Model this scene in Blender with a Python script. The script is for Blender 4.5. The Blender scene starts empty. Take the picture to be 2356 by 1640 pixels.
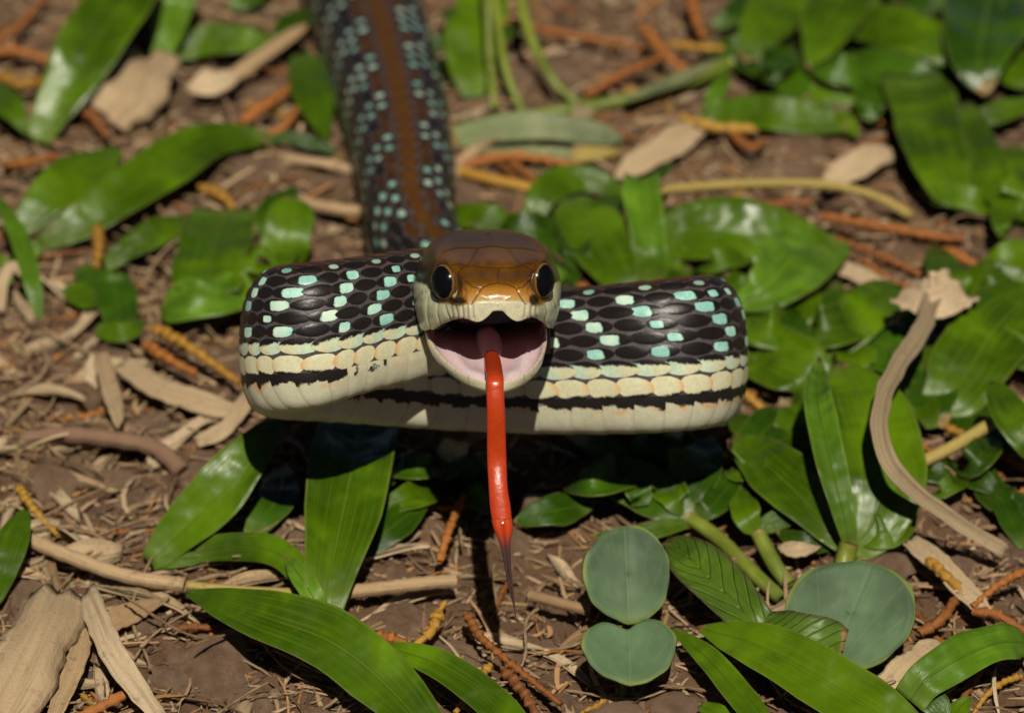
import bpy, bmesh, math, random
import numpy as np
from mathutils import Vector, Matrix

# ------------------------------------------------------------------ camera, sky, sun, exposure
# one unit is one centimetre; the picture is described in photograph pixels (2356 x 1640)
SC = bpy.context.scene
COL = SC.collection
TH = math.radians(30.0)                 # camera looks 30 degrees down
DIST = 42.0                             # distance to the plane of focus
KPX = 10.0 / 2356.0                     # centimetres for one pixel at that plane
FW = np.array([0.0, math.cos(TH), -math.sin(TH)])
UP = np.array([0.0, math.sin(TH), math.cos(TH)])
RT = np.array([1.0, 0.0, 0.0])
AIM = np.array([0.0, 0.0, 900 * KPX * math.cos(TH)])
CAMPOS = AIM - FW * DIST

cd = bpy.data.cameras.new('camera')
cd.sensor_width = 36.0
cd.lens = 36.0 * DIST / 10.0
cd.clip_start = 0.5
cd.clip_end = 4000.0
cd.dof.use_dof = True
cd.dof.focus_distance = DIST - 0.15
cd.dof.aperture_fstop = 0.33
cam = bpy.data.objects.new('camera', cd)
cam.location = CAMPOS
cam.rotation_euler = (math.radians(90) - TH, 0, 0)
COL.objects.link(cam)
SC.camera = cam

SUN_EL, SUN_AZ = math.radians(52.0), math.radians(4.0)      # behind the camera, a little to its right
to_sun = Vector((math.cos(SUN_EL) * math.sin(SUN_AZ), -math.cos(SUN_EL) * math.cos(SUN_AZ), math.sin(SUN_EL)))
w = bpy.data.worlds.new('World'); SC.world = w; w.use_nodes = True
wn = w.node_tree
bgn = wn.nodes['Background']
sky = wn.nodes.new('ShaderNodeTexSky'); sky.sky_type = 'NISHITA'; sky.sun_disc = False
sky.sun_elevation = SUN_EL
sky.air_density = 0.14; sky.dust_density = 0.15; sky.ozone_density = 0.3
sky.sun_rotation = math.pi - SUN_AZ
wn.links.new(sky.outputs[0], bgn.inputs[0])
bgn.inputs[1].default_value = 0.05
sl = bpy.data.lights.new('sun', 'SUN'); sl.energy = 5.0; sl.angle = math.radians(0.5); sl.color = (1.0, 0.925, 0.79)
so = bpy.data.objects.new('sun', sl); COL.objects.link(so)
so.rotation_euler = to_sun.to_track_quat('Z', 'Y').to_euler()
so.location = (0, 0, 60)
SC.view_settings.view_transform = 'Standard'
SC.view_settings.look = 'None'
SC.view_settings.gamma = 1.0
SC.view_settings.use_curve_mapping = False
SC.view_settings.exposure = 0.06

rng = np.random.default_rng(7)
random.seed(7)

# ------------------------------------------------------------------ helpers
def camd(px, py, d):
    """point seen at photograph pixel (px,py), d centimetres behind the plane of focus"""
    s = KPX * (1 + d / DIST)
    return AIM + FW * d + RT * (px - 1178) * s - UP * (py - 820) * s

def camz(px, py, z):
    """point seen at pixel (px,py) on the level z"""
    ray = FW * DIST + RT * (px - 1178) * KPX - UP * (py - 820) * KPX
    t = (z - CAMPOS[2]) / ray[2]
    return CAMPOS + ray * t

def depth_scale(p):
    return KPX * float(np.dot(np.asarray(p) - CAMPOS, FW)) / DIST

def hashv(ix, iy, seed):
    h = (ix.astype(np.int64) * 374761393 + iy.astype(np.int64) * 668265263 + seed * 1442695041) & 0xFFFFFFFF
    h = ((h ^ (h >> 13)) * 1274126177) & 0xFFFFFFFF
    h = h ^ (h >> 16)
    return (h & 0xFFFFFF) / float(0xFFFFFF)

def vnoise(x, y, seed=0):
    x = np.asarray(x, float); y = np.asarray(y, float)
    ix = np.floor(x); iy = np.floor(y)
    fx = x - ix; fy = y - iy
    fx = fx * fx * (3 - 2 * fx); fy = fy * fy * (3 - 2 * fy)
    a = hashv(ix, iy, seed); b = hashv(ix + 1, iy, seed)
    c = hashv(ix, iy + 1, seed); d = hashv(ix + 1, iy + 1, seed)
    return (a * (1 - fx) + b * fx) * (1 - fy) + (c * (1 - fx) + d * fx) * fy

def ground_h(x, y):
    x = np.asarray(x, float); y = np.asarray(y, float)
    n1 = vnoise(x * 0.45 + 3, y * 0.45 + 8, 1)
    n2 = vnoise(x * 1.1, y * 1.1, 2)
    n3 = vnoise(x * 2.6 + 5, y * 2.6, 3)
    n4 = vnoise(x * 6.3, y * 6.3 + 2, 4)
    n5 = vnoise(x * 14, y * 14, 5)
    ridge = 1 - np.abs(2 * n3 - 1)
    return -0.32 + 0.22 * n1 + 0.26 * n2 * n2 + 0.10 * ridge + 0.10 * n4 + 0.05 * n5 - 0.03

def cr(pts, n):
    """Catmull-Rom through the rows of pts, n samples"""
    P = np.asarray(pts, float)
    P = np.vstack([2 * P[0] - P[1], P, 2 * P[-1] - P[-2]])
    m = len(P) - 3
    t = np.linspace(0, m, n); i = np.minimum(t.astype(int), m - 1); f = (t - i)[:, None]
    a, b, c, d = P[i], P[i + 1], P[i + 2], P[i + 3]
    return 0.5 * (2 * b + (c - a) * f + (2 * a - 5 * b + 4 * c - d) * f * f + (3 * b - a - 3 * c + d) * f ** 3)

def unit(v):
    v = np.asarray(v, float)
    return v / (np.linalg.norm(v, axis=-1, keepdims=True) + 1e-12)

def mesh_from(verts, faces, uv=None, smooth=True, colors=None, name='mesh'):
    me = bpy.data.meshes.new(name)
    me.from_pydata([tuple(v) for v in np.asarray(verts, float)], [], [tuple(int(i) for i in f) for f in faces])
    if uv is not None:
        l = me.uv_layers.new(name='uv')
        idx = np.empty(len(me.loops), np.int32); me.loops.foreach_get('vertex_index', idx)
        l.data.foreach_set('uv', np.asarray(uv, np.float32)[idx].ravel())
    if colors is not None:
        a = me.color_attributes.new('col', 'FLOAT_COLOR', 'POINT')
        c = np.ones((len(verts), 4), np.float32); c[:, :3] = colors
        a.data.foreach_set('color', c.ravel())
    if smooth:
        me.polygons.foreach_set('use_smooth', np.ones(len(me.polygons), bool))
    me.update()
    return me

def grid_faces(nu, nv, wrap_v=False, off=0):
    i = np.arange(nu - 1)[:, None]
    nvv = nv if wrap_v else nv - 1
    j = np.arange(nvv)[None, :]
    j2 = (j + 1) % nv
    a = i * nv + j; b = i * nv + j2; c = (i + 1) * nv + j2; d = (i + 1) * nv + j
    return (np.stack([a, b, c, d], -1).reshape(-1, 4) + off)

def link(name, me, mat, parent=None, solid=0.0):
    o = bpy.data.objects.new(name, me)
    if mat is not None and len(me.materials) == 0:
        me.materials.append(mat)
    COL.objects.link(o)
    if parent is not None:
        o.parent = parent
        o.matrix_parent_inverse = Matrix.Translation(-parent.location)
    if solid:
        m = o.modifiers.new('thickness', 'SOLIDIFY'); m.thickness = solid; m.offset = 0
    return o

def empty(name, loc):
    o = bpy.data.objects.new(name, None); o.location = tuple(loc); o.empty_display_size = 0.3
    COL.objects.link(o)
    return o

def tag(o, label, cat, group=None, kind=None):
    if label: o['label'] = label
    if cat: o['category'] = cat
    if group: o['group'] = group
    if kind: o['kind'] = kind
    return o

# ------------------------------------------------------------------ materials
class NT:
    def __init__(s, name):
        s.m = bpy.data.materials.new(name); s.m.use_nodes = True
        s.t = s.m.node_tree; s.p = s.t.nodes['Principled BSDF']
        s.out = s.t.nodes['Material Output']
    def n(s, typ, **k):
        x = s.t.nodes.new(typ)
        for a, b in k.items(): setattr(x, a, b)
        return x
    def l(s, a, b): s.t.links.new(a, b)
    def setp(s, **k):
        for a, b in k.items():
            s.p.inputs[a.replace('_', ' ')].default_value = b
    def math(s, op, a, b=None, clamp=False):
        x = s.n('ShaderNodeMath', operation=op, use_clamp=clamp)
        for i, v in enumerate((a, b)):
            if v is None: continue
            if isinstance(v, (int, float)): x.inputs[i].default_value = v
            else: s.l(v, x.inputs[i])
        return x.outputs[0]
    def mix(s, f, a, b, mode='MIX'):
        x = s.n('ShaderNodeMix', data_type='RGBA', blend_type=mode)
        for i, v in ((0, f), (6, a), (7, b)):
            if isinstance(v, (int, float)): x.inputs[i].default_value = v
            elif isinstance(v, tuple): x.inputs[i].default_value = (*v, 1.0)[:4]
            else: s.l(v, x.inputs[i])
        return x.outputs[2]
    def noise(s, scale, detail=4, rough=0.55, vec=None, dist=0.0):
        x = s.n('ShaderNodeTexNoise'); x.inputs['Scale'].default_value = scale
        x.inputs['Detail'].default_value = detail; x.inputs['Roughness'].default_value = rough
        x.inputs['Distortion'].default_value = dist
        if vec is not None: s.l(vec, x.inputs['Vector'])
        return x.outputs['Fac']
    def ramp(s, f, stops, interp='LINEAR'):
        x = s.n('ShaderNodeValToRGB'); e = x.color_ramp.elements; x.color_ramp.interpolation = interp
        while len(e) < len(stops): e.new(0.5)
        for q, (p, c) in zip(e, stops):
            q.position = p; q.color = (*c, 1.0) if len(c) == 3 else c
        s.l(f, x.inputs[0]); return x.outputs[0]
    def smooth(s, v, lo, hi):
        x = s.n('ShaderNodeMapRange', interpolation_type='SMOOTHSTEP')
        s.l(v, x.inputs[0]); x.inputs[1].default_value = lo; x.inputs[2].default_value = hi
        return x.outputs[0]
    def bump(s, h, strength, dist):
        x = s.n('ShaderNodeBump'); x.inputs['Strength'].default_value = strength; x.inputs['Distance'].default_value = dist
        s.l(h, x.inputs['Height']); s.l(x.outputs[0], s.p.inputs['Normal'])
        return x
    def objco(s): return s.n('ShaderNodeTexCoord').outputs['Object']
    def uv(s):
        u = s.n('ShaderNodeUVMap'); sp = s.n('ShaderNodeSeparateXYZ'); s.l(u.outputs[0], sp.inputs[0])
        return u.outputs[0], sp.outputs[0], sp.outputs[1]
    def rand(s): return s.n('ShaderNodeObjectInfo').outputs['Random']
    def base(s, c): s.l(c, s.p.inputs['Base Color'])

def leaf_mat(name, a, b, rough=0.27, vein=26.0, midrib=(0.11, 0.18, 0.012), transl=0.22, net=False, pale=0.5, bumpd=0.05, tipdry=True, palm=False):
    m = NT(name); u3, u, v = m.uv(); oc = m.objco()
    r = m.rand()
    c = m.mix(r, a, b)
    big = m.noise(1.3, 3, vec=oc)
    c = m.mix(m.smooth(big, 0.40, 0.78), c, tuple(min(1, q * 1.45) for q in b))
    c = m.mix(m.smooth(m.noise(0.9, 3, vec=oc), 0.60, 0.36), c, tuple(q * 0.7 for q in a))
    # fine parallel veins
    mp = m.n('ShaderNodeMapping'); m.l(u3, mp.inputs[0]); mp.inputs['Scale'].default_value = (vein, 1.4, 1)
    st = m.noise(1.6, 3, 0.5, mp.outputs[0])
    c = m.mix(m.math('MULTIPLY', m.smooth(st, 0.45, 0.7), 0.35), c, tuple(q * 1.5 + 0.006 for q in b))
    mid = m.math('SUBTRACT', 1.0, m.smooth(m.math('ABSOLUTE', m.math('SUBTRACT', u, 0.5)), 0.006, 0.03))
    c = m.mix(m.math('MULTIPLY', mid, pale), c, midrib)
    base = m.math('SUBTRACT', 1.0, m.smooth(v, 0.0, 0.22))
    c = m.mix(m.math('MULTIPLY', base, 0.5), c, (0.14, 0.20, 0.04))
    # blemishes
    sp = m.smooth(m.noise(5.5, 5, 0.7, oc), 0.66, 0.74)
    c = m.mix(m.math('MULTIPLY', sp, 0.6), c, (0.16, 0.12, 0.03))
    edge = m.smooth(m.math('ABSOLUTE', m.math('SUBTRACT', u, 0.5)), 0.46, 0.5)
    c = m.mix(m.math('MULTIPLY', edge, 0.4), c, (0.22, 0.24, 0.05))
    if tipdry:
        tp_ = m.smooth(m.math('ADD', v, m.math('MULTIPLY', m.math('SUBTRACT', m.noise(6, 4, .6, oc), .5), .22)), 0.93, 0.985)
        c = m.mix(m.math('MULTIPLY', tp_, m.smooth(r, 0.25, 0.5)), c, (0.24, 0.15, 0.05))
        du_ = m.smooth(m.noise(14, 6, .8, oc), .56, .74)
        c = m.mix(m.math('MULTIPLY', du_, 0.16), c, (0.30, 0.25, 0.16))
    m.base(c)
    rr = m.n('ShaderNodeMapRange'); m.l(m.noise(2.2, 3, 0.6, oc), rr.inputs[0])
    rr.inputs[1].default_value = 0.3; rr.inputs[2].default_value = 0.7
    rr.inputs[3].default_value = rough - 0.06; rr.inputs[4].default_value = rough + 0.14
    m.l(rr.outputs[0], m.p.inputs['Roughness'])
    m.setp(IOR=1.45)
    hh = m.math('ADD', m.math('MULTIPLY', st, 0.16), m.math('MULTIPLY', m.noise(1.9, 2, 0.45, oc), 2.8))
    if net:
        # side veins sweeping forward from the midrib
        k = m.math('ADD', m.math('SUBTRACT', m.math('MULTIPLY', v, 8.0), m.math('MULTIPLY', m.math('ABSOLUTE', m.math('SUBTRACT', u, 0.5)), 4.2)), m.math('MULTIPLY', big, 1.0))
        wv = m.math('ABSOLUTE', m.math('SUBTRACT', m.math('FRACT', k), 0.5))
        vein_ = m.math('SUBTRACT', 1.0, m.smooth(wv, 0.0, 0.14))
        c = m.mix(m.math('MULTIPLY', vein_, 0.45), c, (0.12, 0.19, 0.02)); 
        rim = m.smooth(m.math('ABSOLUTE', m.math('SUBTRACT', u, 0.5)), 0.36, 0.5)
        c = m.mix(m.math('MULTIPLY', rim, 0.7), c, (0.055, 0.045, 0.022)); m.base(c)
        hh = m.math('SUBTRACT', hh, m.math('MULTIPLY', vein_, 0.35))
    if palm:
        # veins fanning from the leaf base, a thin pale rim and specks of dirt
        an = m.math('ARCTAN2', m.math('SUBTRACT', u, 0.5), m.math('ADD', v, 0.12))
        fr_ = m.math('ABSOLUTE', m.math('SUBTRACT', m.math('FRACT', m.math('ADD', m.math('MULTIPLY', an, 4.2), m.math('MULTIPLY', big, 0.5))), 0.5))
        pv = m.math('SUBTRACT', 1.0, m.smooth(fr_, 0.0, 0.07))
        c = m.mix(m.math('MULTIPLY', pv, 0.14), c, (0.13, 0.17, 0.09))
        rad = m.math('SQRT', m.math('ADD', m.math('POWER', m.math('MULTIPLY', m.math('SUBTRACT', u, .5), 2.0), 2), m.math('POWER', m.math('DIVIDE', m.math('SUBTRACT', v, .5), .45), 2)))
        c = m.mix(m.math('MULTIPLY', m.smooth(rad, 0.955, 1.0), 0.7), c, (0.16, 0.20, 0.035))
        c = m.mix(m.math('MULTIPLY', m.smooth(m.noise(11, 6, .8, oc), .54, .72), 0.4), c, (0.12, 0.13, 0.075))
        m.base(c); hh = m.math('SUBTRACT', hh, m.math('MULTIPLY', pv, 0.03))
    hh = m.math('SUBTRACT', hh, m.math('MULTIPLY', mid, 0.4 * pale))
    m.bump(hh, 0.9, bumpd)
    if transl:
        tr = m.n('ShaderNodeBsdfTranslucent'); m.l(m.mix(0.6, c, (0.10, 0.22, 0.006)), tr.inputs[0])
        mx = m.n('ShaderNodeMixShader'); mx.inputs[0].default_value = transl
        m.l(m.p.outputs[0], mx.inputs[1]); m.l(tr.outputs[0], mx.inputs[2]); m.l(mx.outputs[0], m.out.inputs[0])
    return m.m

M = {}
M['grass'] = leaf_mat('grass_leaf', (0.042, 0.092, 0.001), (0.076, 0.146, 0.0015))
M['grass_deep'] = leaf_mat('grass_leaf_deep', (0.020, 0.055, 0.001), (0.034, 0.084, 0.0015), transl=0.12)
M['grass_pale'] = leaf_mat('grass_leaf_pale', (0.075, 0.165, 0.006), (0.10, 0.20, 0.012), rough=0.30, bumpd=0.07)
M['weed'] = leaf_mat('weed_leaf', (0.052, 0.112, 0.005), (0.068, 0.130, 0.008), rough=0.42, vein=7, net=True, pale=0.7)
M['round'] = leaf_mat('round_leaf', (0.046, 0.092, 0.036), (0.056, 0.104, 0.042), rough=0.66, vein=2.5, palm=True, transl=0.08, pale=0.3, bumpd=0.03, tipdry=False, midrib=(0.10, 0.15, 0.08))
M['dull'] = leaf_mat('dull_leaf', (0.12, 0.15, 0.06), (0.16, 0.17, 0.08), rough=0.5, transl=0.1)
M['stem'] = leaf_mat('green_stem', (0.11, 0.155, 0.012), (0.16, 0.185, 0.022), rough=0.45, transl=0.1, vein=8, pale=0.1)

def dry_mat(name, cols, rough=0.75, streak=14.0, spots=0.5, bd=0.03):
    m = NT(name); u3, u, v = m.uv(); oc = m.objco()
    mp = m.n('ShaderNodeMapping'); m.l(u3, mp.inputs[0]); mp.inputs['Scale'].default_value = (streak, 1.2, 1)
    st = m.noise(1.5, 5, 0.6, mp.outputs[0])
    f = m.math('ADD', m.math('MULTIPLY', m.rand(), 0.55), m.math('MULTIPLY', st, 0.6))
    c = m.ramp(m.math('SUBTRACT', f, 0.1), [(i / (len(cols) - 1), k) for i, k in enumerate(cols)])
    sp = m.smooth(m.noise(7, 5, 0.7, oc), 0.55, 0.72)
    c = m.mix(m.math('MULTIPLY', sp, spots), c, (0.07, 0.045, 0.028))
    m.base(c); m.setp(Roughness=rough)
    m.p.inputs['Specular IOR Level'].default_value = 0.25
    m.bump(m.math('ADD', st, m.math('MULTIPLY', m.noise(22, 3, 0.6, oc), 0.5)), 0.9, bd)
    return m.m

M['straw'] = dry_mat('dry_straw', [(0.13, 0.075, 0.04), (0.27, 0.17, 0.085), (0.40, 0.275, 0.15), (0.52, 0.39, 0.24)])
M['husk'] = dry_mat('dry_husk', [(0.24, 0.165, 0.09), (0.40, 0.295, 0.175), (0.55, 0.43, 0.285)], streak=9, spots=0.4)
M['grey_dry'] = dry_mat('grey_dry_leaf', [(0.20, 0.145, 0.08), (0.29, 0.22, 0.13), (0.38, 0.30, 0.19)], streak=9, spots=0.45)
M['yellow'] = dry_mat('yellow_stalk', [(0.26, 0.18, 0.04), (0.34, 0.255, 0.07), (0.42, 0.34, 0.13)], spots=0.35, rough=0.55)
M['orange'] = dry_mat('orange_twig', [(0.11, 0.045, 0.02), (0.24, 0.085, 0.02), (0.40, 0.15, 0.03)], streak=4, spots=0.6, rough=0.65)
M['amber'] = dry_mat('amber_twig', [(0.22, 0.11, 0.02), (0.34, 0.175, 0.025), (0.40, 0.25, 0.05)], streak=4, spots=0.5, rough=0.6)
M['root'] = dry_mat('brown_root', [(0.12, 0.065, 0.04), (0.20, 0.12, 0.075), (0.27, 0.18, 0.12)], streak=6, spots=0.5)

def soil_mat(name, a, b, c3, bd=0.10, per_island=False):
    m = NT(name); oc = m.objco()
    f = m.noise(1.7, 6, 0.65, oc)
    c = m.ramp(f, [(0.30, a), (0.5, b), (0.72, c3)])
    if per_island:
        g = m.n('ShaderNodeNewGeometry').outputs['Random Per Island']
        c = m.ramp(g, [(0.0, (0.07, 0.04, 0.025)), (0.3, (0.20, 0.12, 0.075)), (0.5, (0.34, 0.22, 0.13)), (0.75, (0.50, 0.36, 0.21)), (0.86, (0.40, 0.15, 0.03)), (0.92, (0.30, 0.19, 0.06)), (1.0, (0.58, 0.47, 0.31))])
    else:
        c = m.mix(m.math('MULTIPLY', m.rand(), 0.5), c, c3)
        c = m.mix(m.math('MULTIPLY', m.smooth(m.noise(9, 6, 0.75, oc), 0.58, 0.70), 0.5), c, tuple(q * 0.35 for q in a))
        c = m.mix(m.math('MULTIPLY', m.smooth(m.noise(24, 4, 0.7, oc), 0.62, 0.72), 0.45), c, (0.44, 0.30, 0.19))
    m.base(c); m.setp(Roughness=0.85)
    m.p.inputs['Specular IOR Level'].default_value = 0.3
    m.bump(m.math('ADD', m.noise(9, 9, 0.8, oc), m.math('MULTIPLY', m.noise(34, 5, 0.75, oc), 0.5)), 1.0, bd * 1.6)
    return m.m

M['soil'] = soil_mat('soil', (0.12, 0.058, 0.028), (0.23, 0.122, 0.062), (0.36, 0.22, 0.125))
M['clod'] = soil_mat('soil_clod', (0.20, 0.110, 0.060), (0.32, 0.192, 0.112), (0.45, 0.30, 0.195), 0.08)
M['chip'] = soil_mat('chips', (0.1, 0.06, 0.04), (0.2, 0.12, 0.08), (0.3, 0.2, 0.14), 0.02, per_island=True)

# ------------------------------------------------------------------ ground
def axis(lo, hi, n, far):
    core = np.linspace(lo, hi, n); st = (hi - lo) / n
    ext = st * np.cumsum(1.35 ** np.arange(1, 24)); ext = ext[ext < far]
    return np.concatenate([lo - ext[::-1], core, hi + ext])
gx = axis(-9.5, 9.5, 420, 900.0); gy = axis(-5.0, 21.0, 460, 900.0)
GX, GY = np.meshgrid(gx, gy, indexing='ij')
GZ = ground_h(GX, GY)
gv = np.stack([GX, GY, GZ], -1).reshape(-1, 3)
ground = link('ground', mesh_from(gv, grid_faces(len(gx), len(gy)), name='ground'), M['soil'])
tag(ground, 'reddish brown crumbly soil under the litter', 'soil', kind='structure')
# ------------------------------------------------------------------ snake
# centreline: pixel x, pixel y, depth, half height, half width, how far the back leans to the world's up
PATH = np.array([
 (1116, 648, 0.85, .42, .46, 0.0),
 (1110, 652, 1.15, .46, .46, 0.0),
 (1085, 664, 1.50, .52, .44, 0.0),
 (1020, 696, 1.66, .60, .42, 0.0),
 (930, 724, 1.38, .655, .42, 0.0),
 (810, 748, 0.95, .68, .42, 0.0),
 (715, 768, 0.72, .72, .42, 0.0),
 (662, 780, 0.90, .735, .42, 0.0),
 (648, 788, 1.25, .74, .42, 0.0),
 (672, 796, 1.68, .74, .42, 0.0),
 (770, 803, 2.02, .74, .42, 0.0),
 (900, 813, 2.36, .74, .42, 0.0),
 (1060, 824, 2.58, .745, .42, 0.0),
 (1220, 829, 2.48, .75, .42, 0.0),
 (1370, 827, 2.18, .76, .42, 0.0),
 (1490, 820, 1.96, .775, .42, 0.0),
 (1575, 812, 2.00, .785, .42, 0.0),
 (1621, 807, 2.28, .78, .42, 0.05),
 (1622, 803, 2.70, .76, .42, 0.15),
 (1570, 802, 3.25, .72, .44, 0.35),
 (1450, 806, 4.00, .68, .48, 0.6),
 (1290, 785, 4.80, .62, .52, 0.85),
 (1110, 715, 5.60, .58, .53, 1.0),
 (1000, 630, 6.25, .56, .53, 1.0),
 (950, 540, 6.95, .56, .53, 1.0),
 (938, 420, 7.95, .56, .57, 1.0),
 (918, 300, 9.10, .57, .62, 1.0),
 (890, 180, 10.4, .58, .67, 1.0),
 (856, 60, 11.8, .60, .70, 1.0),
 (815, -80, 13.5, .60, .72, 1.0),
 (760, -230, 15.6, .60, .72, 1.0),
 (640, -400, 18.4, .58, .70, 1.0),
 (420, -560, 21.6, .52, .62, 1.0),
 (150, -680, 24.4, .42, .50, 1.0),
 (-150, -740, 26.0, .30, .36, 1.0),
 (-450, -760, 26.6, .18, .2, 1.0)])
PATH[:, 2] += 0.92 * PATH[:, 5]          # the part that lies on the soil
NS = 760
pp = cr(PATH, 3000)
cen = np.array([camd(a[0], a[1], a[2]) for a in pp])
seg = np.linalg.norm(np.diff(cen, axis=0), axis=1); arc = np.concatenate([[0], np.cumsum(seg)])
LEN = arc[-1]
def at_s(s):
    s = np.clip(s, 0, LEN)
    c = np.stack([np.interp(s, arc, cen[:, i]) for i in range(3)], -1)
    e = 0.06
    c2 = np.stack([np.interp(np.clip(s + e, 0, LEN), arc, cen[:, i]) for i in range(3)], -1)
    c1 = np.stack([np.interp(np.clip(s - e, 0, LEN), arc, cen[:, i]) for i in range(3)], -1)
    T = unit(c2 - c1)
    a = np.interp(s, arc, pp[:, 3]); b = np.interp(s, arc, pp[:, 4]); l = np.interp(s, arc, pp[:, 5])
    lean = unit(UP * 0.985 - FW * 0.17)
    D = (1 - l)[..., None] * lean + l[..., None] * np.array([0, 0, 1.0])
    D = unit(D - T * np.sum(D * T, -1, keepdims=True))
    return c, T, D, np.cross(T, D), a, b
# cross-section: q from 0 (back) to 1 (belly) by arc length, for a typical flattened body
SEC = cr([(0, 1), (.42, .93), (.80, .66), (.98, .22), (1.0, -.18), (.93, -.56), (.72, -.86), (.38, -.975), (0, -1)], 400)
sl_ = np.linalg.norm(np.diff(SEC * np.array([.42, .72]), axis=0), axis=1); sq = np.concatenate([[0], np.cumsum(sl_)]); sq /= sq[-1]
def sec(q):
    """signed q in [-1,1]; sideways and upward factor"""
    s = np.sign(q); s = np.where(s == 0, 1, s); aq = np.abs(q)
    return s * np.interp(aq, sq, SEC[:, 0]), np.interp(aq, sq, SEC[:, 1])
def body_pt(s, q, lift=0.0):
    s = np.asarray(s, float); q = np.asarray(q, float)
    q = np.where(q > 1, q - 2, np.where(q < -1, q + 2, q))
    c, T, D, L, a, b = at_s(s)
    x, z = sec(q)
    e = 0.004
    q2 = np.clip(np.abs(q) + e, 0, 1); q1 = np.clip(np.abs(q) - e, 0, 1)
    sg = np.where(q < 0, -1, 1)
    x2, z2 = sec(q2 * sg); x1, z1 = sec(q1 * sg)
    tx = (x2 - x1) * b * sg; tz = (z2 - z1) * a * sg
    nx, nz = -tz, tx
    nl = np.sqrt(nx * nx + nz * nz) + 1e-9
    flip = np.where(nx * x + nz * z < 0, -1, 1)
    nx = nx / nl * flip; nz = nz / nl * flip
    N = L * nx[..., None] + D * nz[..., None]
    lift = np.asarray(lift, float)
    return c + L * (x * b)[..., None] + D * (z * a)[..., None] + N * lift[..., None], N

def skin_mat():
    m = NT('snake_skin'); oc = m.objco()
    c = m.ramp(m.noise(14, 4, 0.6, oc), [(0.3, (0.035, 0.027, 0.029)), (0.7, (0.075, 0.060, 0.064))])
    m.base(c); m.setp(Roughness=0.5); m.bump(m.noise(40, 3, 0.6, oc), 0.5, 0.01); return m.m
M['skin'] = skin_mat()

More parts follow.
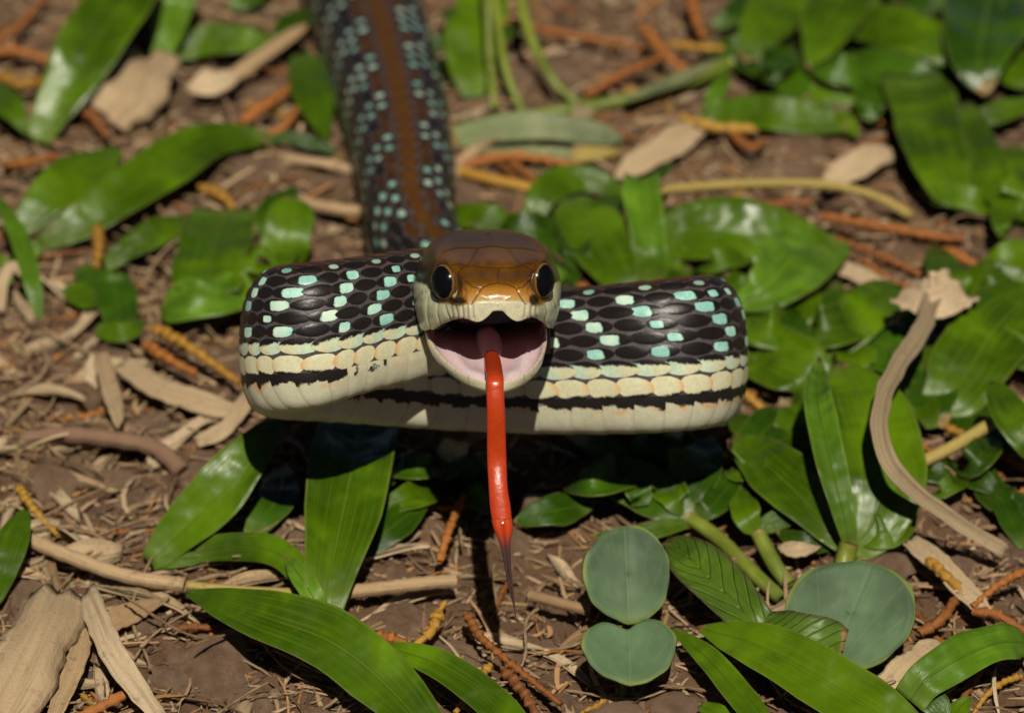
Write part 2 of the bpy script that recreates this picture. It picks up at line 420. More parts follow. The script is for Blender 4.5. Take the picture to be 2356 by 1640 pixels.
def scale_mat(kind):
    m = NT('scale_' + kind); u3, u, v = m.uv(); oc = m.objco()
    n = m.noise(26, 4, 0.65, oc); n2 = m.noise(5, 3, 0.6, oc)
    du = m.math('SUBTRACT', u, 0.5); dv = m.math('SUBTRACT', v, 0.5)
    wob = m.math('ADD', m.math('MULTIPLY', m.math('SUBTRACT', n, 0.5), 0.85), m.math('MULTIPLY', m.math('SUBTRACT', n2, 0.5), 1.2))
    black = m.mix(n2, (0.006, 0.005, 0.005), (0.014, 0.011, 0.010))
    turq = m.ramp(n, [(0.2, (0.15, 0.36, 0.31)), (0.5, (0.27, 0.54, 0.45)), (0.8, (0.42, 0.65, 0.58))])
    cream = m.ramp(m.math('ADD', m.math('MULTIPLY', n, 0.7), m.math('MULTIPLY', n2, 0.3)), [(0.25, (0.42, 0.40, 0.24)), (0.55, (0.54, 0.52, 0.34)), (0.8, (0.62, 0.60, 0.43))])
    vary = m.noise(2.6, 2, 0.5, oc)
    turq = m.mix(m.smooth(vary, 0.42, 0.68), turq, (0.52, 0.66, 0.52))
    turq = m.mix(m.math('MULTIPLY', m.smooth(vary, 0.5, 0.3), 0.5), turq, (0.16, 0.33, 0.30))
    rough = 0.34
    if kind == 'dark':
        c = m.mix(m.math('MULTIPLY', m.smooth(n, .55, .8), .35), black, (0.05, 0.026, 0.016))
    elif kind in ('spotted', 'fleck'):
        # bright patch at the front lower half of the scale, black rim above and behind
        e1 = m.math('POWER', m.math('DIVIDE', m.math('ADD', du, 0.14), 0.30 if kind == 'spotted' else 0.20), 2)
        e2 = m.math('POWER', m.math('DIVIDE', m.math('ADD', dv, -0.06), 0.42 if kind == 'spotted' else 0.30), 2)
        r = m.math('ADD', m.math('POWER', m.math('ADD', m.math('POWER', e1, 2), m.math('POWER', e2, 2)), 0.5), wob)
        f = m.math('SUBTRACT', 1.0, m.smooth(r, 0.74, 1.10))
        c = m.mix(f, black, turq)
    elif kind == 'faint':
        r = m.math('ADD', m.math('ADD', m.math('POWER', m.math('DIVIDE', du, 0.22), 2), m.math('POWER', m.math('DIVIDE', dv, 0.32), 2)), wob)
        f = m.math('MULTIPLY', m.math('SUBTRACT', 1.0, m.smooth(r, 0.5, 1.05)), 0.62)
        c = m.mix(f, m.mix(n2, (0.010, 0.007, 0.006), (0.030, 0.015, 0.007)), turq)
    elif kind == 'light':
        # cream touched with blue-green, black upper edge
        up = m.math('ADD', m.math('MULTIPLY', v, -1.0), m.math('ADD', m.math('MULTIPLY', du, 0.22), wob))
        f = m.smooth(m.math('SUBTRACT', up, m.math('MULTIPLY', wob, 0.6)), -0.40, -0.27)
        body = m.mix(m.smooth(m.math('ADD', m.math('MULTIPLY', du, -1.0), m.math('MULTIPLY', n, 0.2)), -0.15, 0.35), cream, m.mix(0.45, turq, cream))
        c = m.mix(f, body, black)
    elif kind in ('cream', 'plain'):
        tip = m.smooth(m.math('ADD', du, m.math('MULTIPLY', wob, 0.3)), 0.22, 0.52)
        c = m.mix(m.math('MULTIPLY', tip, 0.75), cream, (0.55, 0.27, 0.075))
        lo = m.smooth(m.math('ADD', v, m.math('ADD', m.math('MULTIPLY', wob, 0.3), m.math('MULTIPLY', du, 0.25))), 0.82, 0.92)
        if kind == 'cream': c = m.mix(lo, c, black)
    elif kind == 'rust':
        c = m.ramp(m.math('ADD', m.math('MULTIPLY', n, 0.5), m.math('MULTIPLY', n2, 0.5)), [(0.35, (0.016, 0.009, 0.005)), (0.52, (0.048, 0.020, 0.006)), (0.7, (0.105, 0.044, 0.009))])
    elif kind == 'ridge':
        c = m.ramp(m.math('ADD', m.math('MULTIPLY', n, 0.6), m.math('MULTIPLY', n2, 0.4)), [(0.3, (0.040, 0.016, 0.004)), (0.6, (0.085, 0.035, 0.006)), (0.8, (0.14, 0.060, 0.010))])
        c = m.mix(m.smooth(m.math('ADD', m.math('ABSOLUTE', dv), m.math('MULTIPLY', n, .25)), .36, .62), c, (0.026, 0.012, 0.006))
    elif kind in ('belly', 'throat', 'fade'):
        bc = m.ramp(m.math('ADD', m.math('MULTIPLY', n, 0.5), m.math('MULTIPLY', n2, 0.5)), [(0.3, (0.40, 0.39, 0.27)), (0.6, (0.50, 0.49, 0.36)), (0.8, (0.57, 0.56, 0.43))])
        av = m.math('ABSOLUTE', m.math('SUBTRACT', v, 0.5))          # 0.5 at the two upper ends
        w2 = m.math('MULTIPLY', m.math('SUBTRACT', m.noise(9, 5, 0.7, oc), 0.5), 0.13)
        blk = m.smooth(m.math('ADD', av, m.math('ADD', w2, m.math('MULTIPLY', du, 0.04))), 0.412, 0.428)
        org = m.smooth(m.math('ADD', av, w2), 0.345, 0.40)
        c = m.mix(m.math('MULTIPLY', org, m.math('MULTIPLY', m.smooth(n2, 0.45, 0.65), 0.75 if kind == 'belly' else 0.25)), bc, (0.52, 0.25, 0.075))
        c = m.mix(m.math('MULTIPLY', m.smooth(u, 0.86, 1.0), 0.5), c, (0.30, 0.27, 0.17))
        c = m.mix(m.math('MULTIPLY', m.smooth(m.noise(3.1, 6, .75, oc), .5, .7), .35), c, (0.36, 0.32, 0.17))
        if kind == 'belly': c = m.mix(blk, c, black)
        if kind == 'fade': c = m.mix(m.math('MULTIPLY', blk, m.smooth(m.noise(6, 4, .6, oc), .46, .54)), c, black)
        rough = 0.42
    m.base(c); m.setp(Roughness=rough)
    m.p.inputs['Specular IOR Level'].default_value = 0.32
    m.bump(m.math('ADD', m.math('MULTIPLY', n, 0.5), m.noise(70, 2, 0.5, oc)), 0.35, 0.006)
    return m.m
for k_ in ('dark', 'spotted', 'faint', 'light', 'cream', 'ridge', 'belly', 'throat', 'plain', 'rust', 'fleck', 'fade'):
    M['s_' + k_] = scale_mat(k_)

snake_base, _, _, _, _, _ = at_s(np.array([arc[-1] * 0.62]))
sb = snake_base[0].copy(); sb[2] = 0
snake = empty('snake', sb)
tag(snake, 'slender black, turquoise and cream snake rearing with open mouth and red tongue out', 'snake')

# continuous skin
ss = np.linspace(0, LEN, NS); qq = np.linspace(-1, 1, 97)[:-1]
S2, Q2 = np.meshgrid(ss, qq, indexing='ij')
bv, _ = body_pt(S2.ravel(), Q2.ravel(), np.full(S2.size, -0.004))
bf = [tuple(f) for f in grid_faces(NS, 96, True)]
bf.append(tuple(range(95, -1, -1))); bf.append(tuple((NS - 1) * 96 + i for i in range(96)))
body = link('body', mesh_from(bv, bf, name='snake_body'), M['skin'], snake)
body['label'] = 'scaled neck and body with cream belly and black side stripe'

# scales
ROWW = [0.055] + [0.0685] * 6 + [0.092, 0.105]
ROWC, qacc = [], 0.0
ROWC.append(0.0); qacc = ROWW[0]
for r_ in range(1, 9):
    ROWC.append(qacc + ROWW[r_] / 2); qacc += ROWW[r_]
QV = qacc - 0.006                                    # belly plates begin here
NR = 14
ang = np.linspace(0, 2 * math.pi, NR, endpoint=False)
def outline(px_, asym):
    cx, sx = np.cos(ang), np.sin(ang)
    x = np.sign(cx) * np.abs(cx) ** (2 / px_); y = np.sign(sx) * np.abs(sx) ** (2 / px_)
    return x, y * (1 - asym * np.clip(x, 0, 1) ** 2)
def scale_shape(s, q, ls, lq, px_, asym, top, edge, tail, side):
    """dome over a super-ellipse; u grows tailwards, v grows bellywards"""
    ox, oy = outline(px_, asym)
    R = np.array([1.0, 0.78, 0.42]); H = np.array([edge, top * 0.86, top])
    X = np.concatenate([(R[:, None] * ox).ravel(), [0]]); Y = np.concatenate([(R[:, None] * oy).ravel(), [0]])
    h = np.concatenate([np.repeat(H, NR), [top]]) + tail * X
    h = np.maximum(h, 0.0005)
    skew = 0.10 * ls * (Y)
    return s + X * ls + skew, q + side * Y * lq, h, np.stack([X * 0.5 + 0.5, Y * 0.5 + 0.5], -1)
SF = []
for k in range(2):
    for j in range(NR):
        SF.append((k * NR + j, k * NR + (j + 1) % NR, (k + 1) * NR + (j + 1) % NR, (k + 1) * NR + j))
for j in range(NR):
    SF.append((2 * NR + j, 2 * NR + (j + 1) % NR, 3 * NR))
# scale columns are evenly spaced along the flank that shows
sfine = np.linspace(0, LEN, 1500)
sd_ = np.where(sfine < np.interp(8.6, np.arange(len(PATH)), np.interp(np.arange(len(PATH)) / (len(PATH) - 1), np.linspace(0, 1, len(arc)), arc)), -1.0, 1.0)
fl_, _ = body_pt(sfine, sd_ * 0.36)
str_ = np.linalg.norm(np.gradient(fl_, axis=0), axis=1) / np.gradient(sfine)
str_ = np.clip(np.convolve(np.pad(str_, 8, mode='edge'), np.ones(17) / 17, 'valid'), 0.8, 2.4)
want = np.interp(sfine, [0, 2.5, 4.5, 6.5, 11.5, 13.5], [.24, .275, .28, .34, .34, .27])
cnt = np.concatenate([[0], np.cumsum((str_ / want)[:-1] * np.diff(sfine))])
ncol = int(cnt[-1]) - 5
items = []            # (name, kind, verts, uv, faces, size seen)
srng = np.random.default_rng(21)
TOCAM = lambda p: unit(CAMPOS - p)
s_turn = 5.2
def col_s(c): return float(np.interp(c + 2.4, cnt, sfine))
for c in range(ncol):
    s0 = col_s(c); PITCH = col_s(c + 0.5) - col_s(c - 0.5)
    rear = s0 > 12.0
    for r in range(0, 9):
        for side in ((1,) if r == 0 else (1, -1)):
            sc = s0 + (0.5 * PITCH if r % 2 else 0.0)
            k = c
            if r == 0: kind = 'ridge'
            elif r == 8: kind = 'cream' if c > 7 else 'plain'
            elif r == 7: kind = 'light'
            else:
                if rear:
                    ph = (2 * c + (1 if r % 2 else 0) + (r if side > 0 else r + 3)) % 8
                    spot = ph in (0, 1, 2, 3) or (r <= 2 and srng.random() < 0.3)
                else:
                    spot = ((c + (0 if r <= 3 else 1)) % 2 == 0)
                    if srng.random() < 0.03: spot = not spot
                kind = (('spotted' if srng.random() < 0.8 else 'fleck') if not (rear or r == 1) else 'faint') if spot else 'dark'
                if r == 1 and not spot: kind = 'rust' if rear else 'dark'
                if r == 2 and rear and not spot and srng.random() < 0.15: kind = 'rust'
            lq = ROWW[r] * ((0.49 if not rear else 0.54) if r not in (7, 8) else 0.50)
            if r == 0: lq = ROWW[0] * 1.05
            ls = PITCH * (0.515 if r < 7 else 0.56)
            px_, asym = (1.85, 0.08) if r < 7 else (2.2, 0.18)
            if r == 8: px_, asym = 2.6, 0.28
            sv, qv, hv, uv = scale_shape(sc, ROWC[r] * side, ls * srng.uniform(.96, 1.03), lq * srng.uniform(.95, 1.03), px_, asym, 0.006, 0.001, 0.005 if r < 7 else 0.009, side)
            P, N = body_pt(sv, qv, hv)
            vis = float(np.dot(TOCAM(P[-1]), N[-1]))
            items.append(['scale', kind, P, uv, SF, (vis, P[-1], sc, side, r)])
    # belly plate, one for each scale column
    nu, nv = 5, 25
    uu, vv = np.meshgrid(np.linspace(0, 1, nu), np.linspace(0, 1, nv), indexing='ij')
    qp = QV + vv * (2 - 2 * QV)
    sp_ = np.interp(c + 2.4 - 0.3 + 1.12 * uu, cnt, sfine) - 0.09 * np.cos((vv - 0.5) * 2 * math.pi) * PITCH
    hp = 0.003 + 0.013 * uu - 0.012 * np.clip((uu - 0.85) / 0.15, 0, 1)
    hp = hp * np.clip(np.minimum(vv, 1 - vv) * 30, 0.1, 1)
    P, N = body_pt(sp_.ravel(), qp.ravel(), hp.ravel())
    fc = [tuple(f) for f in grid_faces(nu, nv)]
    mid = nv * (nu // 2)
    vis = max(float(np.dot(TOCAM(P[mid + 3]), N[mid + 3])), float(np.dot(TOCAM(P[mid + nv - 4]), N[mid + nv - 4])))
    items.append(['belly_plate', 'belly' if c > 6 else 'fade' if c > 4 else 'throat', P, np.stack([uu.ravel(), vv.ravel()], -1), fc, (vis, P[mid + 3], s0, 1, 9)])

def pix(p):
    rel = np.asarray(p) - CAMPOS; z = rel @ FW
    return 1178 + (rel @ RT) / z * DIST / KPX, 820 - (rel @ UP) / z * DIST / KPX, z - DIST
def shown(it):
    vis, p, s0, side, r = it[5]
    if vis < 0.12: return False
    x, y, d = pix(p)
    if s0 > 14.5 or d > 4.2: return False
    if 950 < x < 1290 and y < 900 and d > 0.6: return False        # behind the head
    if d > 1.35 and x < 960 and y < 900: return False           # behind the front loop
    return True
sing = [i for i, it in enumerate(items) if it[0] == 'scale' and shown(it)]
sing.sort(key=lambda i: -items[i][5][0])
sing = set(sing[:295]) | {i for i, it in enumerate(items) if it[0] == 'belly_plate' and shown(it)}
rest = {}
for i, it in enumerate(items):
    if i in sing:
        link(it[0], mesh_from(it[2], it[4], it[3], name=it[0]), M['s_' + it[1]], body)
    else:
        rest.setdefault((it[0], it[1]), []).append(it)
mats, rv, ru, rf, rm, off = [], [], [], [], [], 0
for mi, (key, lst) in enumerate(rest.items()):
    mats.append(M['s_' + key[1]])
    for it in lst:
        rv.append(it[2]); ru.append(it[3])
        for f in it[4]:
            rf.append(tuple(j + off for j in f)); rm.append(mi)
        off += len(it[2])
rme = mesh_from(np.vstack(rv), rf, np.vstack(ru), name='scales_rest')
for m_ in mats: rme.materials.append(m_)
rme.polygons.foreach_set('material_index', np.array(rm, np.int32))
ro = link('scale_covering', rme, None, body); ro['kind'] = 'stuff'

# ---------------- head
AL, YAW = math.radians(12.0), math.radians(4.35)
HO = camd(1134, 657, 0.0)
CPX = 0.2691 * KPX                                      # one pixel of the close-up the face was studied in
def head_cam(P):
    x = P[:, 0] * math.cos(YAW) + P[:, 1] * math.sin(YAW)
    y = -P[:, 0] * math.sin(YAW) + P[:, 1] * math.cos(YAW)
    v = P[:, 2] * math.cos(AL) - y * math.sin(AL)
    t = y * math.cos(AL) + P[:, 2] * math.sin(AL)
    return x, v, t
def head_world(P):
    P = np.asarray(P, float).reshape(-1, 3)
    x, v, t = head_cam(P)
    return HO + x[:, None] * RT + v[:, None] * UP - t[:, None] * FW
def face_px(P):
    x, v, t = head_cam(P)
    return 870 + x / CPX, 620 - v / CPX
#      y     zt    wb    zb    ws    zs    wc    zc    wl    zl    zp
ST = [(.824, -.056, .002, -.056, .003, -.058, .003, -.060, .002, -.062, -.062),
      (.812, .010, .11, .000, .17, -.06, .175, -.12, .14, -.185, -.16),
      (.785, .055, .18, .035, .255, -.05, .265, -.13, .23, -.200, -.17),
      (.720, .110, .235, .085, .305, -.03, .32, -.13, .295, -.205, -.165),
      (.580, .155, .28, .125, .345, -.01, .385, -.15, .36, -.225, -.15),
      (.320, .200, .33, .175, .345, .01, .455, -.19, .43, -.285, -.14),
      (.180, .240, .420, .228, .38, .03, .495, -.21, .47, -.325, -.14),
      (.000, .264, .475, .255, .44, .03, .545, -.225, .52, -.375, -.15),
      (-.200, .278, .490, .256, .53, .03, .61, -.23, .565, -.45, -.19),
      (-.420, .295, .52, .240, .63, .03, .68, -.22, .62, -.50, -.20),
      (-.780, .325, .55, .245, .69, .03, .735, -.22, .66, -.57, -.26),
      (-1.10, .335, .53, .240, .67, .02, .70, -.26, .58, -.63, -.60),
      (-1.40, .305, .45, .200, .58, .0, .58, -.32, .42, -.64, -.64),
      (-1.65, .22, .34, .13, .44, -.05, .42, -.32, .28, -.52, -.53),
      (-1.78, .02, .12, -.02, .18, -.12, .18, -.25, .1, -.33, -.33)]
ST = np.array(ST); ST[:, 0] = np.where(ST[:, 0] > 0, ST[:, 0] * 0.82, ST[:, 0])
NY, NH = 430, 190
ysrc = np.linspace(0, 1, len(ST))
dense = cr(ST, 4000)
# more stations at the face than at the back
dist_ = np.concatenate([[0], np.cumsum(np.linalg.norm(np.diff(dense[:, [0, 1, 5]], axis=0), axis=1))]); dist_ /= dist_[-1]
tt = np.linspace(0, 1, NY) ** 1.25
stn = np.stack([np.interp(tt, dist_, dense[:, i]) for i in range(11)], -1)
hv = []
for row in stn:
    y, zt, wb, zb, ws, zs, wc, zc, wl, zl, zp = row
    half = cr([(0, zt), (.55 * wb, zt - .012 * min(1, wb / .2)), (wb, zb), (ws, zs), (wc, zc), (wl, zl), (wl - min(.07, wl * .5), zl + .035 * min(1, max(0, (.61 - y) / .08))), (.4 * wl, zp), (0, zp)], 240)
    dl = np.concatenate([[0], np.cumsum(np.linalg.norm(np.diff(half, axis=0), axis=1))])
    ts = np.linspace(0, dl[-1], NH // 2 + 1)
    hx = np.interp(ts, dl, half[:, 0]); hz = np.interp(ts, dl, half[:, 1])
    x = np.concatenate([hx, -hx[-2:0:-1]]); z = np.concatenate([hz, hz[-2:0:-1]])
    hv.append(np.stack([x, np.full_like(x, y), z], -1))
HV = np.array(hv); NHH = HV.shape[1]
HV = HV.reshape(-1, 3)
# notch for the tongue in the upper lip
fr = np.clip((HV[:, 1] - 0.35) / 0.3, 0, 1) * np.clip((-0.10 - HV[:, 2]) / 0.08, 0, 1)
HV[:, 2] += 0.062 * np.exp(-(np.abs(HV[:, 0]) / 0.105) ** 2.6) * fr
HV[:, 2] -= 0.018 * np.exp(-((np.abs(HV[:, 0]) - 0.20) / 0.06) ** 2) * fr
# nostrils
for sx in (-1, 1):
    c0 = np.array([sx * 0.325, 0.52, 0.035])
    dd = np.linalg.norm((HV - c0) / np.array([1, 1.2, 1.3]), axis=1)
    bulge = 0.022 * np.exp(-(dd / 0.085) ** 2); dent = 0.06 * np.exp(-(dd / 0.034) ** 2)
    HV[:, 0] += sx * (bulge - dent)
CX, CY = face_px(HV)
def dist_poly(lines):
    best = np.full(len(CX), 1e9)
    for ln in lines:
        for (x1, y1), (x2, y2) in zip(ln[:-1], ln[1:]):
            dx, dy = x2 - x1, y2 - y1
            t = np.clip(((CX - x1) * dx + (CY - y1) * dy) / (dx * dx + dy * dy), 0, 1)
            best = np.minimum(best, np.hypot(CX - x1 - t * dx, CY - y1 - t * dy))
    return best
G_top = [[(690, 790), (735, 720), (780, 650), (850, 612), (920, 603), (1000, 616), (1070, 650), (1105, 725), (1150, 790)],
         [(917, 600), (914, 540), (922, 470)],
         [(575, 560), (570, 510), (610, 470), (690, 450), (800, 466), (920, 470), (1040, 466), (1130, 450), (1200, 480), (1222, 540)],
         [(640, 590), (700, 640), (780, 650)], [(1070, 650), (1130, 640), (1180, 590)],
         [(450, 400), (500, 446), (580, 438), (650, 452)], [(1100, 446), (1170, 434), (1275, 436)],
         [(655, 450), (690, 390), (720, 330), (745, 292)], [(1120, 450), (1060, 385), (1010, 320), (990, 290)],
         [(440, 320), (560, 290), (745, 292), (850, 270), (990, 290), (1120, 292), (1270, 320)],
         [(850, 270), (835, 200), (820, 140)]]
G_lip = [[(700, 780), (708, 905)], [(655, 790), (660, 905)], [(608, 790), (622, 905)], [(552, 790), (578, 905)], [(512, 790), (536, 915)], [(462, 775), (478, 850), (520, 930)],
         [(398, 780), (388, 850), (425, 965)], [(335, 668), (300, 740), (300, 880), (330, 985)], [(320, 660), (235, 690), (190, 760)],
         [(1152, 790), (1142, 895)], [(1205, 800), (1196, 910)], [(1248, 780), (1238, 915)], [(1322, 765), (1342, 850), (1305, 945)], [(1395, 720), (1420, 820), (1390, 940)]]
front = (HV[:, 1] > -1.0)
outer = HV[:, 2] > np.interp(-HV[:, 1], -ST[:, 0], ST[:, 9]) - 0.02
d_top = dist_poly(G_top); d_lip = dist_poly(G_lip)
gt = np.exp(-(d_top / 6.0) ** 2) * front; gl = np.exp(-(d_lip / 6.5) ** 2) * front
idx = np.arange(len(HV)) % NHH
isin = (idx > NHH * 0.5 * 0.66) & (idx < NHH - NHH * 0.5 * 0.66) & (HV[:, 1] > -1.2) & (HV[:, 1] < 0.59)     # palate
nrm = np.array(HV); nrm[:, 1] = np.clip(HV[:, 1] - 0.35, 0, 1) * 2.0; nrm[:, 2] += 0.06; nrm = unit(nrm)
HV -= nrm * ((0.010 * gt + 0.013 * gl) * (~isin))[:, None]
# plump labials
HV += nrm * (0.008 * np.clip(d_lip / 26, 0, 1) * (CY > 770) * (~isin) * front)[:, None]
# colours of the plates
def ss_(x, a, b):
    t = np.clip((x - a) / (b - a), 0, 1); return t * t * (3 - 2 * t)
n1 = vnoise(CX / 60, CY / 60, 31); n2 = vnoise(CX / 17, CY / 17, 32); n3 = vnoise(CX / 240, CY / 240, 33)
def mixc(c, f, col): return c * (1 - f[:, None]) + np.array(col) * f[:, None]
C = np.tile(np.array([0.080, 0.030, 0.002]), (len(HV), 1))
C = mixc(C, 0.8 * ss_(n1 * .2 + n3 * .9, .3, .85), (0.25, 0.105, 0.004))
C = mixc(C, 0.22 * ss_(n2 * .5 + n1 * .6, .5, .9), (0.055, 0.019, 0.003))
C = mixc(C, 0.9 * ss_(440 - CY, 0, 260), (0.024, 0.014, 0.003))
C = mixc(C, 0.8 * ss_(CY, 590, 680) * (np.abs(CX - 920) < 300), (0.34, 0.145, 0.02))
C = mixc(C, 0.6 * ss_(CY, 670, 750) * (np.abs(CX - 920) < 260), (0.46, 0.30, 0.11))
bx_ = np.array([120, 165, 300, 335, 400, 480, 560, 640, 700, 780, 920, 1060, 1140, 1200, 1240, 1300, 1330, 1380, 1475, 1520])
by_ = np.array([560, 570, 612, 690, 770, 775, 800, 790, 770, 752, 748, 752, 765, 790, 800, 775, 700, 600, 560, 550])
edge_ = np.interp(CX, bx_, by_) + (n2 - .5) * 14
cream_ = np.array([0.49, 0.46, 0.31]) 
cream_f = ss_(CY - edge_, -10, 14)
temple = ss_(np.maximum(400 - CX, CX - 1290), 0, 45) * ss_(CY, 200, 330)
C = mixc(C, 0.92 * temple, (0.016, 0.015, 0.006))
C = C * (1 - cream_f[:, None]) + (cream_ * (0.88 + 0.24 * n1[:, None])) * cream_f[:, None]
side_y = ss_(np.maximum(560 - CX, CX - 1240), 0, 120) * cream_f
C = mixc(C, 0.45 * side_y, (0.44, 0.46, 0.26))
# black loreal streak in front of the eyes and the pale crescent before them
def blob(cx, cy, rx, ry, rot=0):
    dx, dy = CX - cx, CY - cy
    a, b = dx * math.cos(rot) + dy * math.sin(rot), -dx * math.sin(rot) + dy * math.cos(rot)
    return 1 - ss_(np.hypot(a / rx, b / ry), .75, 1.1)
ok = (HV[:, 1] > -.1)
for f in (blob(565, 745, 95, 30, .25) , blob(1222, 745, 45, 48, 0)):
    C = mixc(C, f * ok * .95, (0.012, 0.009, 0.006))
for f in (blob(540, 625, 30, 105, -.05), blob(1222, 610, 18, 85, 0)):
    C = mixc(C, f * ok, (0.60, 0.56, 0.36))
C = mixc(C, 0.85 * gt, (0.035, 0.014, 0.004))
C = mixc(C, 0.50 * gl * cream_f, (0.18, 0.15, 0.08))
C = np.where(isin[:, None], np.array([0.42, 0.19, 0.18]), C)
under = (HV[:, 1] < -1.0) & (HV[:, 2] < -0.35)
C[under] = (0.5, 0.47, 0.28)
def head_mat(name, rough, coat=0.0, spec=0.5, sss=0.0):
    m = NT(name); oc = m.objco()
    a = m.n('ShaderNodeVertexColor'); a.layer_name = 'col'
    n = m.noise(45, 4, 0.65, oc)
    m.base(m.mix(m.math('MULTIPLY', m.smooth(n, .35, .75), 0.22), a.outputs[0], (0.02, 0.01, 0.005), 'MULTIPLY'))
    m.setp(Roughness=rough); m.p.inputs['Specular IOR Level'].default_value = spec
    m.p.inputs['Coat Weight'].default_value = coat; m.p.inputs['Coat Roughness'].default_value = 0.12
    if sss:
        m.p.inputs['Subsurface Weight'].default_value = sss
        m.p.inputs['Subsurface Radius'].default_value = (0.06, 0.02, 0.015); m.p.inputs['Subsurface Scale'].default_value = 1.0
    m.bump(m.math('ADD', n, m.math('MULTIPLY', m.noise(9, 3, .5, oc), 1.0)), 0.22, 0.008)
    return m.m
M['head'] = head_mat('head_plates', 0.25, 0.0, 0.38)
M['mouth'] = head_mat('mouth_lining', 0.32, 0.35, 0.5, 0.25)
hf = [tuple(f) for f in grid_faces(NY, NHH, True)]
hf.append(tuple(range(NHH))); hf.append(tuple((NY - 1) * NHH + i for i in range(NHH - 1, -1, -1)))
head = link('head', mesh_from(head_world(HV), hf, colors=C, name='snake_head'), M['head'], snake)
head['label'] = 'bronze-topped head with cream lips and large dark eyes'

# eyes
def eye_mat():
    m = NT('eye'); u3, u, v = m.uv(); oc = m.objco()
    n = m.noise(30, 3, .6, oc)
    ang_ = m.math('ADD', v, m.math('MULTIPLY', m.math('SUBTRACT', n, .5), .04))
    c = m.ramp(ang_, [(0.0, (0.003, 0.003, 0.004)), (0.285, (0.003, 0.003, 0.004)), (0.305, (0.16, 0.08, 0.02)), (0.33, (0.07, 0.034, 0.010)), (0.42, (0.055, 0.026, 0.009)), (0.5, (0.02, 0.01, 0.006)), (1, (0.01, 0.006, 0.004))])
    m.base(c); m.setp(Roughness=0.18); m.p.inputs['Specular IOR Level'].default_value = 0.12
    return m.m
M['eye'] = eye_mat()
def make_eye(sx):
    c0 = np.array([sx * 0.418, 0.02, 0.052]); R = 0.196
    g = unit(np.array([sx * 0.76, 0.65, 0.04])); upv = unit(np.array([0, 0, 1.0]) - g * g[2]); lt = np.cross(upv, g)
    nr, na = 30, 48; vs, uv = [], []
    for i in range(nr):
        th = math.pi * i / (nr - 1)
        for j in range(na):
            ph = 2 * math.pi * j / na
            vs.append(c0 + R * (math.cos(th) * g * 0.97 + math.sin(th) * (math.cos(ph) * lt * .94 + math.sin(ph) * upv * 1.04)))
            uv.append((j / na, i / (nr - 1)))
    e = link('eye', mesh_from(head_world(vs), grid_faces(nr, na, True), uv, name='eye'), M['eye'], head)
    # ring of small scales round the eye
    vs = []
    for j in range(64):
        ph = 2 * math.pi * j / 64
        for k in range(10):
            ps = 2 * math.pi * k / 10
            rr = R * 0.94 + 0.010 * math.cos(ps) + 0.004 * math.cos(ph * 7)
            vs.append(c0 + g * (0.075 + 0.016 * math.sin(ps)) + (math.cos(ph) * lt * .95 + math.sin(ph) * upv * 1.06) * rr)
    f = [tuple(q) for q in grid_faces(64, 10, True)] + [tuple((63 * 10 + k, 63 * 10 + (k + 1) % 10, (k + 1) % 10, k)) for k in range(10)]
    cc = np.tile(np.array([0.075, 0.036, 0.012]), (len(vs), 1))
    link('eye_ring', mesh_from(head_world(vs), f, colors=cc, name='eye_ring'), M['head'], e)
for sx in (-1, 1): make_eye(sx)

